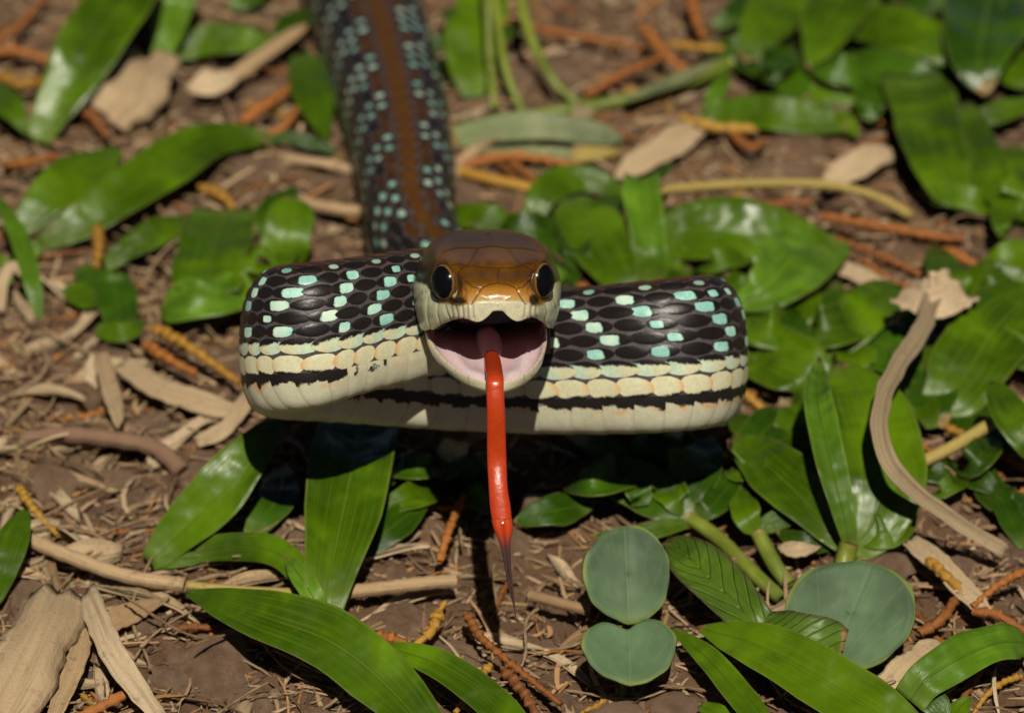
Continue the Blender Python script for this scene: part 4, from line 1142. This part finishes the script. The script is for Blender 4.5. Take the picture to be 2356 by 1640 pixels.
# fuller cover where the photograph shows leaf over leaf
frng = np.random.default_rng(77)
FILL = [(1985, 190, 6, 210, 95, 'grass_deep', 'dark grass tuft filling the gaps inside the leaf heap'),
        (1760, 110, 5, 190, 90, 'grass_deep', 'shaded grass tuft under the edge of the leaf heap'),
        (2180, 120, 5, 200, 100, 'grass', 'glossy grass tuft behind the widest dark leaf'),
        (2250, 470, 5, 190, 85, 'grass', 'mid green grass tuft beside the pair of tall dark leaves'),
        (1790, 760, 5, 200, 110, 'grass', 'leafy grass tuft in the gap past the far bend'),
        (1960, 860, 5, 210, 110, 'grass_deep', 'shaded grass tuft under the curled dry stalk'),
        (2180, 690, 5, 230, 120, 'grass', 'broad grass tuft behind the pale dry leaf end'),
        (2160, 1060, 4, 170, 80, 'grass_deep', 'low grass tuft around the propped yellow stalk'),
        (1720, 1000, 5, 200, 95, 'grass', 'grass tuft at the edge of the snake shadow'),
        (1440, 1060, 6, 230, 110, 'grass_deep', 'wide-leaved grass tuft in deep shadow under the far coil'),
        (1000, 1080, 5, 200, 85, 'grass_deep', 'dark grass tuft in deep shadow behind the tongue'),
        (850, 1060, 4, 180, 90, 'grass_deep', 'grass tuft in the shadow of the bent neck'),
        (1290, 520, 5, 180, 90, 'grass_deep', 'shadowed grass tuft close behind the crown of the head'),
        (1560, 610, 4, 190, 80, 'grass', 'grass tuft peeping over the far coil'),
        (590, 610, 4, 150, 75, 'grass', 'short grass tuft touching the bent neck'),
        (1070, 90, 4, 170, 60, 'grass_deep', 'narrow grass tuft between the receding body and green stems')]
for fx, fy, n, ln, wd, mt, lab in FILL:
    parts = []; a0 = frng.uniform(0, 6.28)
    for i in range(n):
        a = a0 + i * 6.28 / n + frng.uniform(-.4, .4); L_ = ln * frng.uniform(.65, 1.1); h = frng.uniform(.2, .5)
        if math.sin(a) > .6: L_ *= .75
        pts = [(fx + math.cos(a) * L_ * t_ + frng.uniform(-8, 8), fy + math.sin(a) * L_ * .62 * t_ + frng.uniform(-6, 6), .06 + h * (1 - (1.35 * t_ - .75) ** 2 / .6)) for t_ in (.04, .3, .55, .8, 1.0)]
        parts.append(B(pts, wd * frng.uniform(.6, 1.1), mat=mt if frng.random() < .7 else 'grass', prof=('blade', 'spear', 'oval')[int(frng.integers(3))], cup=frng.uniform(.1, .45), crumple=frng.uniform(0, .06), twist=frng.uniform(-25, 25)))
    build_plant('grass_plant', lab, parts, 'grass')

# broad weeds with round leaves
def disc_leaf(cx, cy, rx, ry, h, notch=0.0, rot=0.0, tilt=(0, 0)):
    """round leaf seen at its picture place, facing between the sky and the camera"""
    c0 = camz(cx * DS, cy * DS, h); s = depth_scale(c0) * DS
    n = unit(np.array([0, 0, 1.0]) * .45 + (-FW) * .9)
    S = RT; V = np.cross(n, S); n = unit(n + S * tilt[0] + V * tilt[1]); S = unit(S - n * (S @ n)); V = np.cross(n, S)
    nr, na = 9, 56; vs, uv = [], []
    f0 = 1.0 / max(.5, float(V @ UP))
    for i in range(nr):
        r = i / (nr - 1)
        for j in range(na):
            a = 2 * math.pi * j / na
            rr = r * (1 + .03 * math.sin(3 * a + 1 + cx) + .014 * math.sin(7 * a + cy) + .008 * math.sin(13 * a + cx)) * (1 - notch * math.exp(-(((a - math.pi / 2 - .1 + math.pi) % (2 * math.pi) - math.pi) / .42) ** 2))
            x, y = rr * math.cos(a), rr * math.sin(a)
            xr, yr = x * math.cos(rot) - y * math.sin(rot), x * math.sin(rot) + y * math.cos(rot)
            vs.append(c0 + S * xr * rx * s + V * yr * ry * s * f0 + n * (.03 * r * r * math.cos(2 * a) + .05 * r * r - .02 * math.exp(-(x / .1) ** 2) * r))
            uv.append((.5 + .5 * x, .5 + .45 * y))
    return np.array(vs), grid_faces(nr, na, True), uv, c0
def seedling(label, discs, stem):
    bp = camz(stem[0][0] * DS, stem[0][1] * DS, 0); bp[2] = float(ground_h(bp[0], bp[1]))
    root = empty('seedling', bp); tag(root, label, 'seedling')
    for d in discs:
        v, f, uv, c0 = disc_leaf(*d[:5], **d[5])
        link('leaf', mesh_from(v, f, uv, name='round_leaf'), M['round'], root, solid=0.03)
    v, f, uv, c_ = stem_tube(stem, 16); link('stem', mesh_from(v, f, uv, name='stem'), M['stem'], root)
seedling('blue-green seedling with a pair of rounded seed leaves, one above the other',
         [(1405, 1288, 98, 108, .75, dict(rot=.05, tilt=(.08, -.12))), (1412, 1457, 106, 74, .62, dict(notch=.40, tilt=(0, .25)))],
         [(1400, 1560, .0), (1392, 1480, .3), (1388, 1402, .6)])
seedling('blue-green seedling with one big round leaf beside folded grass',
         [(1908, 1378, 146, 120, .72, dict(rot=-.35, tilt=(-.1, 0)))],
         [(1925, 1500, .0), (1915, 1470, .30), (1910, 1440, .52)])
wl_ = build_plant('weed', 'young weed with veined leaves and purplish edges between the round seedlings', [
   B([(1745, 1450, .35), (1680, 1385, .6), (1590, 1295, .7), (1500, 1205, .55)], 122, mat='weed', prof='oval', cup=.35),
   B([(1690, 1410, .5), (1760, 1425, .68), (1830, 1440, .68), (1890, 1462, .55)], 122, mat='weed', prof='cut', cup=.2),
   ST_([(1730, 1520, .0), (1725, 1480, .2), (1722, 1440, .45)], 16)], 'weed')
# ------------------------------------------------------------------ dry litter
lrng = np.random.default_rng(11)
def strip(name, label, cat, mat, pts, w_, group=None, tube=False, solid=0.02, **k):
    if tube:
        v, f, uv, c_ = stem_tube(pts, w_, **k); solid = 0
    else:
        k.setdefault('pleat', .10); k.setdefault('ragged', .18); v, f, uv, c_ = ribbon(pts, w_, **k)
    o = link(name, mesh_from(v, f, uv, name=name), M[mat], None, solid)
    return tag(o, label, cat, group)
LM = [(1405, 1290, 'paired round seedling leaves'), (1910, 1380, 'big single round leaf'), (700, 1450, 'long arching shiny blade'), (740, 1250, 'tall half-shaded leaf'),
      (100, 1450, 'crumpled cream dry sheath'), (230, 1260, 'long straight tan stick'), (250, 990, 'dark arching root'), (1900, 1150, 'fanned three-leaf grass shoot'), (2000, 950, 'curled dry stalk'),
      (2150, 1000, 'propped yellow stalk'), (1740, 620, 'puckered shiny leaf'), (1440, 520, 'pale upright leaf behind the head'), (1200, 290, 'dull greyish leaf'), (1150, 100, 'bunch of yellowish stems'),
      (1480, 190, 'dull sheathed stem'), (1750, 420, 'wiry arching yellow stalk'), (1950, 100, 'dark leaf heap'), (2120, 350, 'pair of tall dark leaves'), (280, 200, 'fan-shaped pale husk'),
      (350, 400, 'long low grass blades'), (460, 640, 'crinkled pale leaf by the neck'), (270, 680, 'small dark grass plant'), (2200, 1480, 'folded white-sheen leaf'), (1140, 1400, 'tip of the red tongue'),
      (860, 200, 'receding snake body'), (1100, 1040, 'deep shadow under the coils'), (230, 60, 'long upright blade'), (450, 890, 'broad pale dry strip'), (1650, 1260, 'veined weed leaf'), (480, 1500, 'bare soil under the arching blade'), (2250, 620, 'wide pale-veined leaves'), (40, 560, 'narrow bright upright blade')]
LMP = np.array([camz(a * DS, b * DS, 0.0)[:2] for a, b, _ in LM])
def beside(x, y): return LM[int(np.argmin(np.hypot(LMP[:, 0] - x, LMP[:, 1] - y)))][2]
# single pieces one can pick out
strip('dry_stalk', 'long pale curled dry stalk looping over green leaves', 'stalk', 'grey_dry',
      [(2090, 660, 1.0), (2065, 745, 1.15), (2005, 840, 1.3), (1972, 930, 1.35), (1988, 1030, 1.2), (2055, 1108, .85), (2150, 1175, .5), (2250, 1240, .25)], 46, prof='tube', cup=.5, crumple=.09, wave=.08, ragged=.3, na=60)
strip('dry_leaf', 'flattened pale dry leaf end topping the curled stalk', 'dry leaf', 'husk',
      [(2025, 655, .90), (2060, 662, 1.02), (2100, 668, 1.05), (2155, 645, .95)], 118, prof='cut', crumple=.10)
strip('dry_stalk', 'yellow dry stalk propped beneath a bright leaf', 'stalk', 'yellow', [(2040, 1048, .35), (2130, 1005, .5), (2230, 945, .6), (2330, 890, .6)], 30, tube=True)
strip('stick', 'long straight tan stick with a broken dark end near the shiny blade', 'stick', 'straw', [(55, 1205, .25), (150, 1245, .3), (280, 1290, .32), (415, 1312, .3)], 34, tube=True, knots=.06)
strip('stick', 'thin greenish dry stick continuing under the grass shoot', 'stick', 'yellow', [(420, 1312, .22), (540, 1322, .22), (660, 1328, .2)], 20, tube=True)
strip('stick', 'pale dry stick lying across soil under the tongue', 'stick', 'straw', [(755, 1330, .22), (860, 1318, .28), (960, 1306, .3), (1022, 1302, .28)], 32, tube=True, knots=.05)
strip('stick', 'short pinkish dry stick poking out behind the seedling', 'stick', 'straw', [(1190, 1335, .15), (1250, 1350, .2), (1320, 1368, .2)], 26, tube=True)
strip('dry_stalk', 'long yellowish wiry stalk arching over the bare soil patch', 'stalk', 'yellow', [(1455, 430, .3), (1560, 420, .4), (1700, 412, .42), (1850, 415, .42), (1960, 440, .35), (2045, 485, .2)], 22, tube=True, knots=.05)
strip('dry_stalk', 'ochre dry stalk lying beside the dull grey leaf', 'stalk', 'amber', [(1035, 385, .2), (1110, 405, .25), (1200, 425, .25), (1260, 445, .2)], 26, tube=True)
strip('dry_stalk', 'tan dry stalk lying behind the bent neck', 'stalk', 'straw', [(680, 455, .2), (760, 470, .25), (850, 478, .2)], 28, tube=True)
strip('root', 'dark brown root arching along the bare soil', 'root', 'root', [(60, 985, .12), (150, 975, .2), (260, 985, .25), (350, 1005, .22), (410, 1060, .1)], 40, tube=True, knots=.1)
strip('dry_leaf', 'crumpled cream dry leaf sheath lying on wood chips', 'dry leaf', 'husk', [(130, 1318, .35), (95, 1400, .5), (50, 1490, .5), (-10, 1600, .35), (-40, 1680, .3)], 175, prof='cut', crumple=.09, cup=-.2)
strip('dry_leaf', 'twisted ribbon of dry leaf beside the crumpled sheath', 'dry leaf', 'husk', [(195, 1325, .35), (225, 1400, .5), (250, 1460, .5), (320, 1560, .4), (390, 1660, .3)], 62, prof='strap', twist=70, crumple=.08)
strip('dry_leaf', 'narrow brown dry leaf strip folded under the cream sheath', 'dry leaf', 'straw', [(200, 1370, .25), (180, 1460, .3), (140, 1560, .25), (110, 1640, .2)], 50, prof='strap', crumple=.08)
strip('dry_leaf', 'tan dry leaf strip under the long straight stick', 'dry leaf', 'straw', [(215, 1420, .15), (290, 1375, .2), (380, 1340, .2)], 62, prof='spear', crumple=.06)
strip('dry_husk', 'fan-shaped pale dry husk at the foot of the upright blade', 'husk', 'husk', [(330, 120, .4), (315, 165, .5), (285, 215, .45), (235, 262, .25)], 165, prof='cut', crumple=.09)
strip('dry_husk', 'small ragged dry husk next to the fan-shaped one', 'husk', 'husk', [(420, 200, .3), (480, 185, .35), (540, 165, .3)], 70, prof='spear', crumple=.1)
strip('dry_leaf', 'dry tan blade leaning across toward the receding body', 'dry leaf', 'straw', [(490, 195, .25), (580, 130, .4), (690, 55, .4)], 36, prof='strap')
strip('dry_leaf', 'wide faded dry leaf lying on soil behind the head', 'dry leaf', 'husk', [(1380, 400, .2), (1440, 360, .28), (1540, 300, .25), (1590, 270, .15)], 78, prof='oval', crumple=.06)
strip('dry_leaf', 'pale ribbed dry leaf beside the wiry yellow stalk', 'dry leaf', 'husk', [(1850, 425, .2), (1900, 380, .3), (1960, 350, .3), (2010, 345, .2)], 78, prof='oval', crumple=.08)
strip('dry_leaf', 'bent pale straw standing like a hook beside the dark sprig', 'dry leaf', 'husk', [(0, 700, .1), (10, 620, .45), (40, 600, .5), (80, 650, .35), (75, 720, .1)], 30, prof='strap')
strip('dry_leaf', 'drooping pale dry strip hanging beside the pink clod', 'dry leaf', 'husk', [(225, 790, .45), (240, 850, .4), (260, 920, .3), (265, 960, .2)], 42, prof='strap', crumple=.06)
strip('dry_leaf', 'broad pale dry strip lying toward the snake from the clods', 'dry leaf', 'husk', [(270, 815, .25), (360, 870, .3), (460, 905, .3), (560, 930, .2)], 62, prof='strap', crumple=.06)
strip('dry_leaf', 'cream forked dry strip next to the coiled neck shadow', 'dry leaf', 'husk', [(440, 990, .2), (500, 965, .3), (540, 915, .35), (570, 870, .3)], 40, prof='strap', crumple=.06)
strip('dry_leaf', 'pale dry blade lying among orange twigs past the glossy leaf', 'dry leaf', 'husk', [(1850, 590, .2), (1910, 610, .28), (1980, 650, .28), (2040, 690, .15)], 46, prof='strap', crumple=.05)
strip('dry_leaf', 'creamy dry strip below the fanned grass shoot', 'dry leaf', 'husk', [(2040, 1210, .2), (2100, 1260, .28), (2180, 1340, .25), (2230, 1400, .15)], 56, prof='strap', crumple=.06)
strip('wood_chip', 'short pale wood chip by the pink stem joint', 'wood chip', 'husk', [(1745, 1225, .2), (1790, 1232, .25), (1840, 1225, .2)], 44, prof='spear')
strip('wood_chip', 'broad pinkish wood chip near the folded white-sheen leaf', 'wood chip', 'husk', [(1960, 1560, .15), (2040, 1500, .25), (2110, 1440, .2)], 80, prof='strap', crumple=.06)

# orange conifer twiglets: knobbly tubes
def twig(pts, w_, ds=DS):
    n = 60
    W3 = np.array([camz(p[0] * ds, p[1] * ds, p[2]) for p in pts]); c_ = cr(W3, n)
    return twig_on(c_, .5 * w_ * ds * depth_scale(c_[n // 2]))
def twig_on(c_, r0):
    n = len(c_); T = unit(np.gradient(c_, axis=0)); S = unit(np.cross(T, np.array([.13, .21, 1.0]))); N = np.cross(S, T); nk = 8
    L_ = np.concatenate([[0], np.cumsum(np.linalg.norm(np.diff(c_, axis=0), axis=1))])
    vs, uv = [], []
    for i in range(n):
        ph = L_[i] / (r0 * 2.6)
        saw = ph % 1.0
        taper = 1 - .35 * (i / (n - 1)) ** 2
        for k in range(nk):
            a = 2 * math.pi * k / nk
            r = r0 * taper * (1 + .22 * math.sin(i * 2.3 + k * 1.7)) * (.66 + .55 * saw * (1 + .35 * math.cos(2 * a + math.pi * (int(ph) % 2))))
            vs.append(c_[i] + (S[i] * math.cos(a) + N[i] * math.sin(a)) * r); uv.append((k / nk, i / (n - 1)))
    return np.array(vs), [tuple(q) for q in grid_faces(n, nk, True)] + [tuple(range(nk)), tuple((n - 1) * nk + k for k in range(nk - 1, -1, -1))], uv
TW = [  # the ones that show plainly
 [(1045, 1375, .3), (1080, 1430, .32), (1150, 1490, .3), (1260, 1580, .2)],
 [(985, 1370, .3), (970, 1410, .3), (930, 1450, .2)],
 [(830, 1420, .25), (900, 1440, .3), (960, 1490, .2)],
 [(395, 1408, .2), (440, 1405, .25), (490, 1408, .2)],
 [(325, 770, .2), (370, 800, .3), (440, 838, .25)],
 [(345, 735, .25), (420, 775, .35), (540, 860, .25)],
 [(1120, 45, .25), (1250, 75, .3), (1400, 100, .3), (1440, 110, .25)],
 [(1440, 60, .4), (1500, 130, .35), (1560, 175, .2)],
 [(1310, 215, .2), (1400, 165, .3), (1480, 130, .3)],
 [(1500, 100, .3), (1580, 108, .35), (1660, 110, .3)],
 [(1545, -20, .4), (1560, 40, .4), (1580, 90, .3)],
 [(1040, 370, .2), (1150, 350, .28), (1300, 372, .2)],
 [(1640, 300, .2), (1680, 330, .3), (1720, 315, .25)],
 [(1700, 290, .25), (1600, 285, .3), (1530, 265, .25)],
 [(1840, 485, .3), (1960, 505, .32), (2100, 530, .25), (2160, 535, .2)],
 [(1870, 535, .3), (1990, 580, .32), (2120, 645, .2)],
 [(2120, 560, .3), (2160, 580, .32), (2200, 600, .25)],
 [(2080, 1255, .25), (2120, 1290, .3), (2185, 1350, .2)],
 [(2296, 1280, .3), (2240, 1310, .3), (2180, 1360, .25)],
 [(2180, 1370, .3), (2240, 1380, .3), (2320, 1430, .2)],
 [(2190, 1010, .2), (2240, 1015, .3), (2310, 1050, .25)],
 [(2120, 955, .2), (2160, 975, .2), (2190, 985, .2)],
 [(1880, 1510, .2), (1940, 1560, .25), (2040, 1640, .2)],
 [(540, 275, .3), (590, 240, .35), (660, 190, .3)],
 [(560, 310, .2), (630, 290, .3), (680, 225, .35)],
 [(450, 420, .2), (500, 440, .28), (530, 480, .2)],
 [(10, 370, .2), (60, 365, .3), (130, 350, .25)],
 [(-20, 100, .3), (40, 60, .4), (110, -10, .4)],
 [(-20, 120, .2), (40, 115, .3), (120, 140, .2)],
 [(0, 170, .2), (50, 190, .3), (100, 180, .2)],
 [(985, 1260, .3), (1010, 1180, .4), (1040, 1110, .3)],
 [(170, 235, .2), (210, 265, .3), (240, 310, .25)],
 [(1130, 1500, .2), (1180, 1560, .25), (1210, 1620, .2)],
 [(1100, 1490, .2), (1060, 1540, .2), (1020, 1600, .2)],
 [(2060, 1420, .2), (2110, 1390, .25), (2150, 1330, .2)],
 [(215, 490, .2), (222, 545, .35), (215, 605, .3)],
 [(40, 1090, .2), (75, 1140, .25), (130, 1200, .15)],
]
for i, pts in enumerate(TW):
    v, f, uv = twig(pts, 26 if i % 3 else 20)
    o = link('orange_twig', mesh_from(v, f, uv, name='orange_twig'), M['amber' if i % 4 == 1 or i in (35, 36) else 'orange'])
    tag(o, ('amber' if i % 4 == 1 or i in (35, 36) else 'orange') + ' knobbly dry twiglet in plain view near the ' + beside(*v.mean(0)[:2]), 'twig', 'orange twiglets on the ground')

# shared shapes for the scattered pieces, then copies
def shape_twig(kind):
    n = 34; t = np.linspace(-.5, .5, n); b = lrng.uniform(-.25, .25); c_ = np.stack([t, b * (t * t * 4 - .5) * .5, .05 * np.cos(t * 3)], -1)
    v, f, uv = twig_on(c_, lrng.uniform(.026, .045)); return mesh_from(v, f, uv, name='twig_shape')
def shape_straw(wd):
    na, nc = 16, 5; t = np.linspace(-.5, .5, na); b = lrng.uniform(-.3, .3); tw = lrng.uniform(-1.2, 1.2); ph = lrng.uniform(0, 6)
    vs, uv = [], []
    for i in range(na):
        hw = wd * (1 - .85 * max(0, t[i] * 2) ** 2.2) * (1 - .5 * max(0, -t[i] * 2) ** 5) * (1 + .15 * math.sin(9 * t[i] + ph))
        for k in range(nc):
            e = k / (nc - 1) * 2 - 1; ro = tw * t[i]
            vs.append((t[i], b * (t[i] ** 2 * 4 - .5) * .4 + e * hw * math.cos(ro), e * hw * math.sin(ro) + .35 * hw * e * e + .05 * math.cos(5 * t[i] + ph) + .45 * hw * math.sin(5 * e + 9 * t[i] + ph)))
            uv.append((k / (nc - 1), i / (na - 1)))
    top = np.array(vs); nrm_ = np.array([0, 0, -.018]); m_ = len(vs)
    g = grid_faces(na, nc); f = [tuple(q) for q in g] + [tuple(q[::-1] + m_) for q in g]
    rim = [i * nc for i in range(na)] + [(na - 1) * nc + k for k in range(1, nc)] + [i * nc + nc - 1 for i in range(na - 2, -1, -1)] + list(range(nc - 2, 0, -1))
    for a, b_ in zip(rim, rim[1:] + rim[:1]): f.append((b_, a, a + m_, b_ + m_))
    return mesh_from(np.vstack([top, top + nrm_]), f, uv + uv, name='straw_shape')
def shape_clod(sub=3):
    bm = bmesh.new(); bmesh.ops.create_icosphere(bm, subdivisions=sub, radius=1.0)
    s = int(lrng.integers(1, 9999)); sc = lrng.uniform(.7, 1.25, 3); sc[2] *= .7
    for v in bm.verts:
        c = v.co
        n = .55 * (vnoise(c.x * 1.3 + 9 + c.z, c.y * 1.3 + 4 - c.z * .7, s) - .5) + .38 * (vnoise(c.x * 3.1 + c.z * 2, c.y * 3.1 - c.z * 2, s + 1) - .5) + .24 * (vnoise(c.x * 8 + c.z * 5, c.y * 8 - c.z * 6, s + 2) - .5)
        v.co = Vector((c.x * sc[0], c.y * sc[1], c.z * sc[2])) * (1 + float(n))
    me = bpy.data.meshes.new('clod_shape'); bm.to_mesh(me); bm.free()
    me.polygons.foreach_set('use_smooth', np.ones(len(me.polygons), bool)); return me
def put(name, me, mat, x, y, dz, rot, scale):
    if not me.materials: me.materials.append(mat)
    o = bpy.data.objects.new(name, me); o.location = (x, y, float(ground_h(x, y)) + dz); o.rotation_euler = rot
    o.scale = scale if not np.isscalar(scale) else (scale,) * 3
    COL.objects.link(o); return o
def spot(margin=90):
    """a random place on the soil in (or just outside) the picture, even over the picture"""
    px, py = lrng.uniform(-margin, 2356 + margin), lrng.uniform(-margin, 1640 + margin * .6)
    p = camz(px, py, 0.0); return p, px, py
clods = [shape_clod() for _ in range(9)]
SPEC = [(160, 890, 62), (120, 1060, 75), (250, 1060, 60), (880, 1385, 78), (1000, 1460, 85), (940, 1560, 60), (900, 1275, 50), (590, 385, 60), (500, 380, 46), (350, 470, 60), (700, 370, 60), (760, 400, 46), (1130, 190, 60),
        (460, 1480, 90), (380, 1500, 60), (560, 1540, 80), (330, 1415, 34), (1720, 370, 90), (1800, 330, 60), (1900, 230, 70), (1180, 1440, 60), (1390, 1590, 70), (1300, 1270, 55), (60, 1320, 60), (300, 1180, 46), (210, 1200, 50),
        (1520, 1580, 46), (2180, 1480, 55), (2100, 1120, 60), (1700, 960, 60), (2010, 990, 50), (1260, 160, 70), (400, 960, 40), (460, 1050, 50), (340, 930, 40), (640, 350, 46), (1040, 440, 50), (1090, 430, 40), (2230, 330, 46), (110, 30, 60)]
for x, y, r in SPEC:
    p = camz(x * DS, y * DS, .05); s = r * DS * depth_scale(p)
    tag(put('soil_clod', clods[int(lrng.integers(9))], M['clod'], p[0], p[1], -s * .15, tuple(lrng.uniform(-.4, .4, 2)) + (lrng.uniform(0, 6.28),), s), ('big' if s > .24 else 'medium' if s > .13 else 'small') + ' rounded pinkish brown soil clod near the ' + beside(p[0], p[1]), 'clod', 'soil clods among the litter')
for i in range(170):
    p, px, py = spot(); s = .07 + .20 * lrng.random() ** 2
    tag(put('soil_clod', clods[int(lrng.integers(9))], M['clod'], p[0], p[1], -s * .1, tuple(lrng.uniform(-.5, .5, 2)) + (lrng.uniform(0, 6.28),), s), ('big' if s > .24 else 'medium' if s > .13 else 'small') + ' rounded pinkish brown soil clod near the ' + beside(p[0], p[1]), 'clod', 'soil clods among the litter')
straws = [shape_straw(lrng.uniform(.018, .05)) for _ in range(10)]
straws2 = [shape_straw(lrng.uniform(.035, .095)) for _ in range(8)]
for i in range(235):
    p, px, py = spot(); s = lrng.uniform(.4, 1.7)
    tag(put('dry_straw', (straws if i % 3 else straws2)[int(lrng.integers(8))], M['straw' if i % 3 else 'husk'], p[0], p[1], .06 + .05 * lrng.random(), (lrng.uniform(-.5, .5), lrng.uniform(-.18, .18), lrng.uniform(0, 6.28)), s), ('long' if s > 1.2 else 'medium' if s > .8 else 'short') + ' flat tan straw fragment near the ' + beside(p[0], p[1]), 'straw', 'straw fragments strewn over the soil')
straws3 = [shape_straw(lrng.uniform(.045, .085)) for _ in range(6)]
for i in range(34):
    px, py = lrng.uniform(-60, 820), lrng.uniform(620, 1700)
    if i % 4 == 0: px, py = lrng.uniform(0, 2356), lrng.uniform(0, 1640)
    if 260 < px < 800 and 940 < py < 1480: px -= 500
    p = camz(px, py, 0.0); s = lrng.uniform(1.0, 2.1)
    tag(put('dry_leaf', straws3[i % 6], M['husk'], p[0], p[1], .07 + .06 * lrng.random(), (lrng.uniform(-.5, .5), lrng.uniform(-.10, .10), lrng.uniform(0, 6.28)), (s, s, s)), ('long' if s > 1.9 else 'short') + ' bleached crumpled dry leaf blade near the ' + beside(p[0], p[1]), 'dry leaf', 'bleached dry leaf blades')
twigs = [shape_twig(0) for _ in range(6)]; twigs2 = [shape_twig(1) for _ in range(3)]
for i in range(100):
    while True:
        p, px, py = spot()
        dens = 1.0 if py < 700 else .45
        if lrng.random() < dens: break
    s = lrng.uniform(.6, 1.6)
    am = i % 4 == 0
    lst = twigs2 if am else twigs
    tag(put('orange_twig', lst[int(lrng.integers(len(lst)))], M['amber' if am else 'orange'], p[0], p[1], .05 + .05 * lrng.random(), (lrng.uniform(0, 6.28), lrng.uniform(-.15, .15), lrng.uniform(0, 6.28)), s), ('long ' if s > 1.1 else 'short ') + ('amber' if am else 'orange') + ' knobbly twiglet scrap near the ' + beside(p[0], p[1]), 'twig', 'orange twiglets on the ground')
# thin wiry straws, tangled mostly where the grass is sparse
def shape_wire():
    n = 30; t = np.linspace(-.5, .5, n); b, c2, ph = lrng.uniform(-.35, .35), lrng.uniform(-.12, .12), lrng.uniform(0, 6)
    c_ = np.stack([t, b * (t * t * 4 - .5) * .5 + c2 * np.sin(7 * t + ph), .05 + .06 * np.cos(4 * t + ph)], -1)
    T = unit(np.gradient(c_, axis=0)); S = unit(np.cross(T, np.array([.1, .2, 1.0]))); N = np.cross(S, T); vs, uv = [], []
    for i in range(n):
        for k in range(6):
            a = 2 * math.pi * k / 6; r = .010 * (1 + .25 * math.sin(i * 1.7)) * (1 if k % 2 else .7)
            vs.append(c_[i] + (S[i] * math.cos(a) + N[i] * math.sin(a)) * r); uv.append((k / 6, i / (n - 1)))
    return mesh_from(np.array(vs), [tuple(q) for q in grid_faces(n, 6, True)], uv, name='wire_shape')
wires = [shape_wire() for _ in range(9)]
for i in range(230):
    while True:
        p, px, py = spot()
        if lrng.random() < (1.0 if px < 800 else .4): break
    s = lrng.uniform(.7, 2.2)
    tag(put('dry_grass_stem', wires[int(lrng.integers(9))], M['straw'], p[0], p[1], .07 + .08 * lrng.random(), (lrng.uniform(-.4, .4), lrng.uniform(-.15, .15), lrng.uniform(0, 6.28)), (s, s, min(s, 1.2))), ('long' if s > 1.6 else 'medium' if s > 1.1 else 'short') + ' thin wiry dry grass stem near the ' + beside(p[0], p[1]), 'dry grass', 'thin dry grass stems tangled over the soil')
# fine crumbs nobody could count
nch = 24000
cx = lrng.uniform(-9, 9, nch); cy = lrng.uniform(-4.5, 20, nch)
cv, cf = [], []
GH = ground_h(cx, cy)
for i in range(nch):
    L_, W_ = .03 + .24 * lrng.random() ** 2.2, .006 + .022 * lrng.random() ** 1.5; a = lrng.uniform(0, math.pi)
    z = GH[i] + .012 + .02 * lrng.random(); ti = lrng.uniform(-.35, .35); b = len(cv)
    for (u, v_, h) in ((-1, -1, 0), (1, -.7, 0), (1.05, .6, 0), (-.9, 1, 0), (0, 0, .018)):
        x, y = u * L_, v_ * W_
        cv.append((cx[i] + x * math.cos(a) - y * math.sin(a), cy[i] + x * math.sin(a) + y * math.cos(a), z + u * L_ * ti + h))
    cf += [(b, b + 1, b + 4), (b + 1, b + 2, b + 4), (b + 2, b + 3, b + 4), (b + 3, b, b + 4)]
for i in range(6500):
    L_, W_ = .08 + .36 * lrng.random() ** 1.6, .007 + .024 * lrng.random() ** 1.5; a = lrng.uniform(0, math.pi); x0, y0 = lrng.uniform(-9, 9), lrng.uniform(-4.5, 20)
    bend, rise, ti = lrng.uniform(-.5, .5), lrng.uniform(-.12, .18), lrng.uniform(-.25, .25); b = len(cv); z = None
    for k in range(5):
        u = k / 2 - 1
        for e in (-1, 1):
            x, y = u * L_, bend * L_ * u * u * .5 + e * W_ * (1 - .5 * abs(u) ** 3)
            X, Y = x0 + x * math.cos(a) - y * math.sin(a), y0 + x * math.sin(a) + y * math.cos(a)
            if z is None: z = float(ground_h(X, Y)) + .03 + .05 * lrng.random()
            cv.append((X, Y, z + ti * x + rise * (1 - u * u) * L_ + e * W_ * ti))
    cf += [(b + 2 * k, b + 2 * k + 2, b + 2 * k + 3, b + 2 * k + 1) for k in range(4)]
OCT = np.array([(1, 0, 0), (-1, 0, 0), (0, 1, 0), (0, -1, 0), (0, 0, 1), (0, 0, -1)], float)
OF = [(0, 2, 4), (2, 1, 4), (1, 3, 4), (3, 0, 4), (2, 0, 5), (1, 2, 5), (3, 1, 5), (0, 3, 5)]
ng = 12000; nx_, ny_ = lrng.uniform(-9, 9, ng), lrng.uniform(-4.5, 20, ng); gh_ = ground_h(nx_, ny_); sv_, sfc = [], []
for i in range(ng):
    s = .012 + .055 * lrng.random() ** 2.5
    q = OCT * lrng.uniform(.6, 1.3, (6, 1)) * s + lrng.normal(0, s * .22, (6, 3))
    sv_.append(q + np.array([nx_[i], ny_[i], gh_[i] + s * .35])); sfc += [(a + 6 * i, b + 6 * i, c + 6 * i) for a, b, c in OF]
sg = link('soil_grains', mesh_from(np.vstack(sv_), sfc, smooth=False, name='soil_grains'), M['clod'])
tag(sg, 'loose crumbly grains of brown soil over the ground', 'soil', kind='stuff')
ch = link('litter_crumbs', mesh_from(np.array(cv), cf, smooth=False, name='litter_crumbs'), M['chip'])
tag(ch, 'fine crumbs of bark, straw and soil covering the ground', 'litter', kind='stuff')
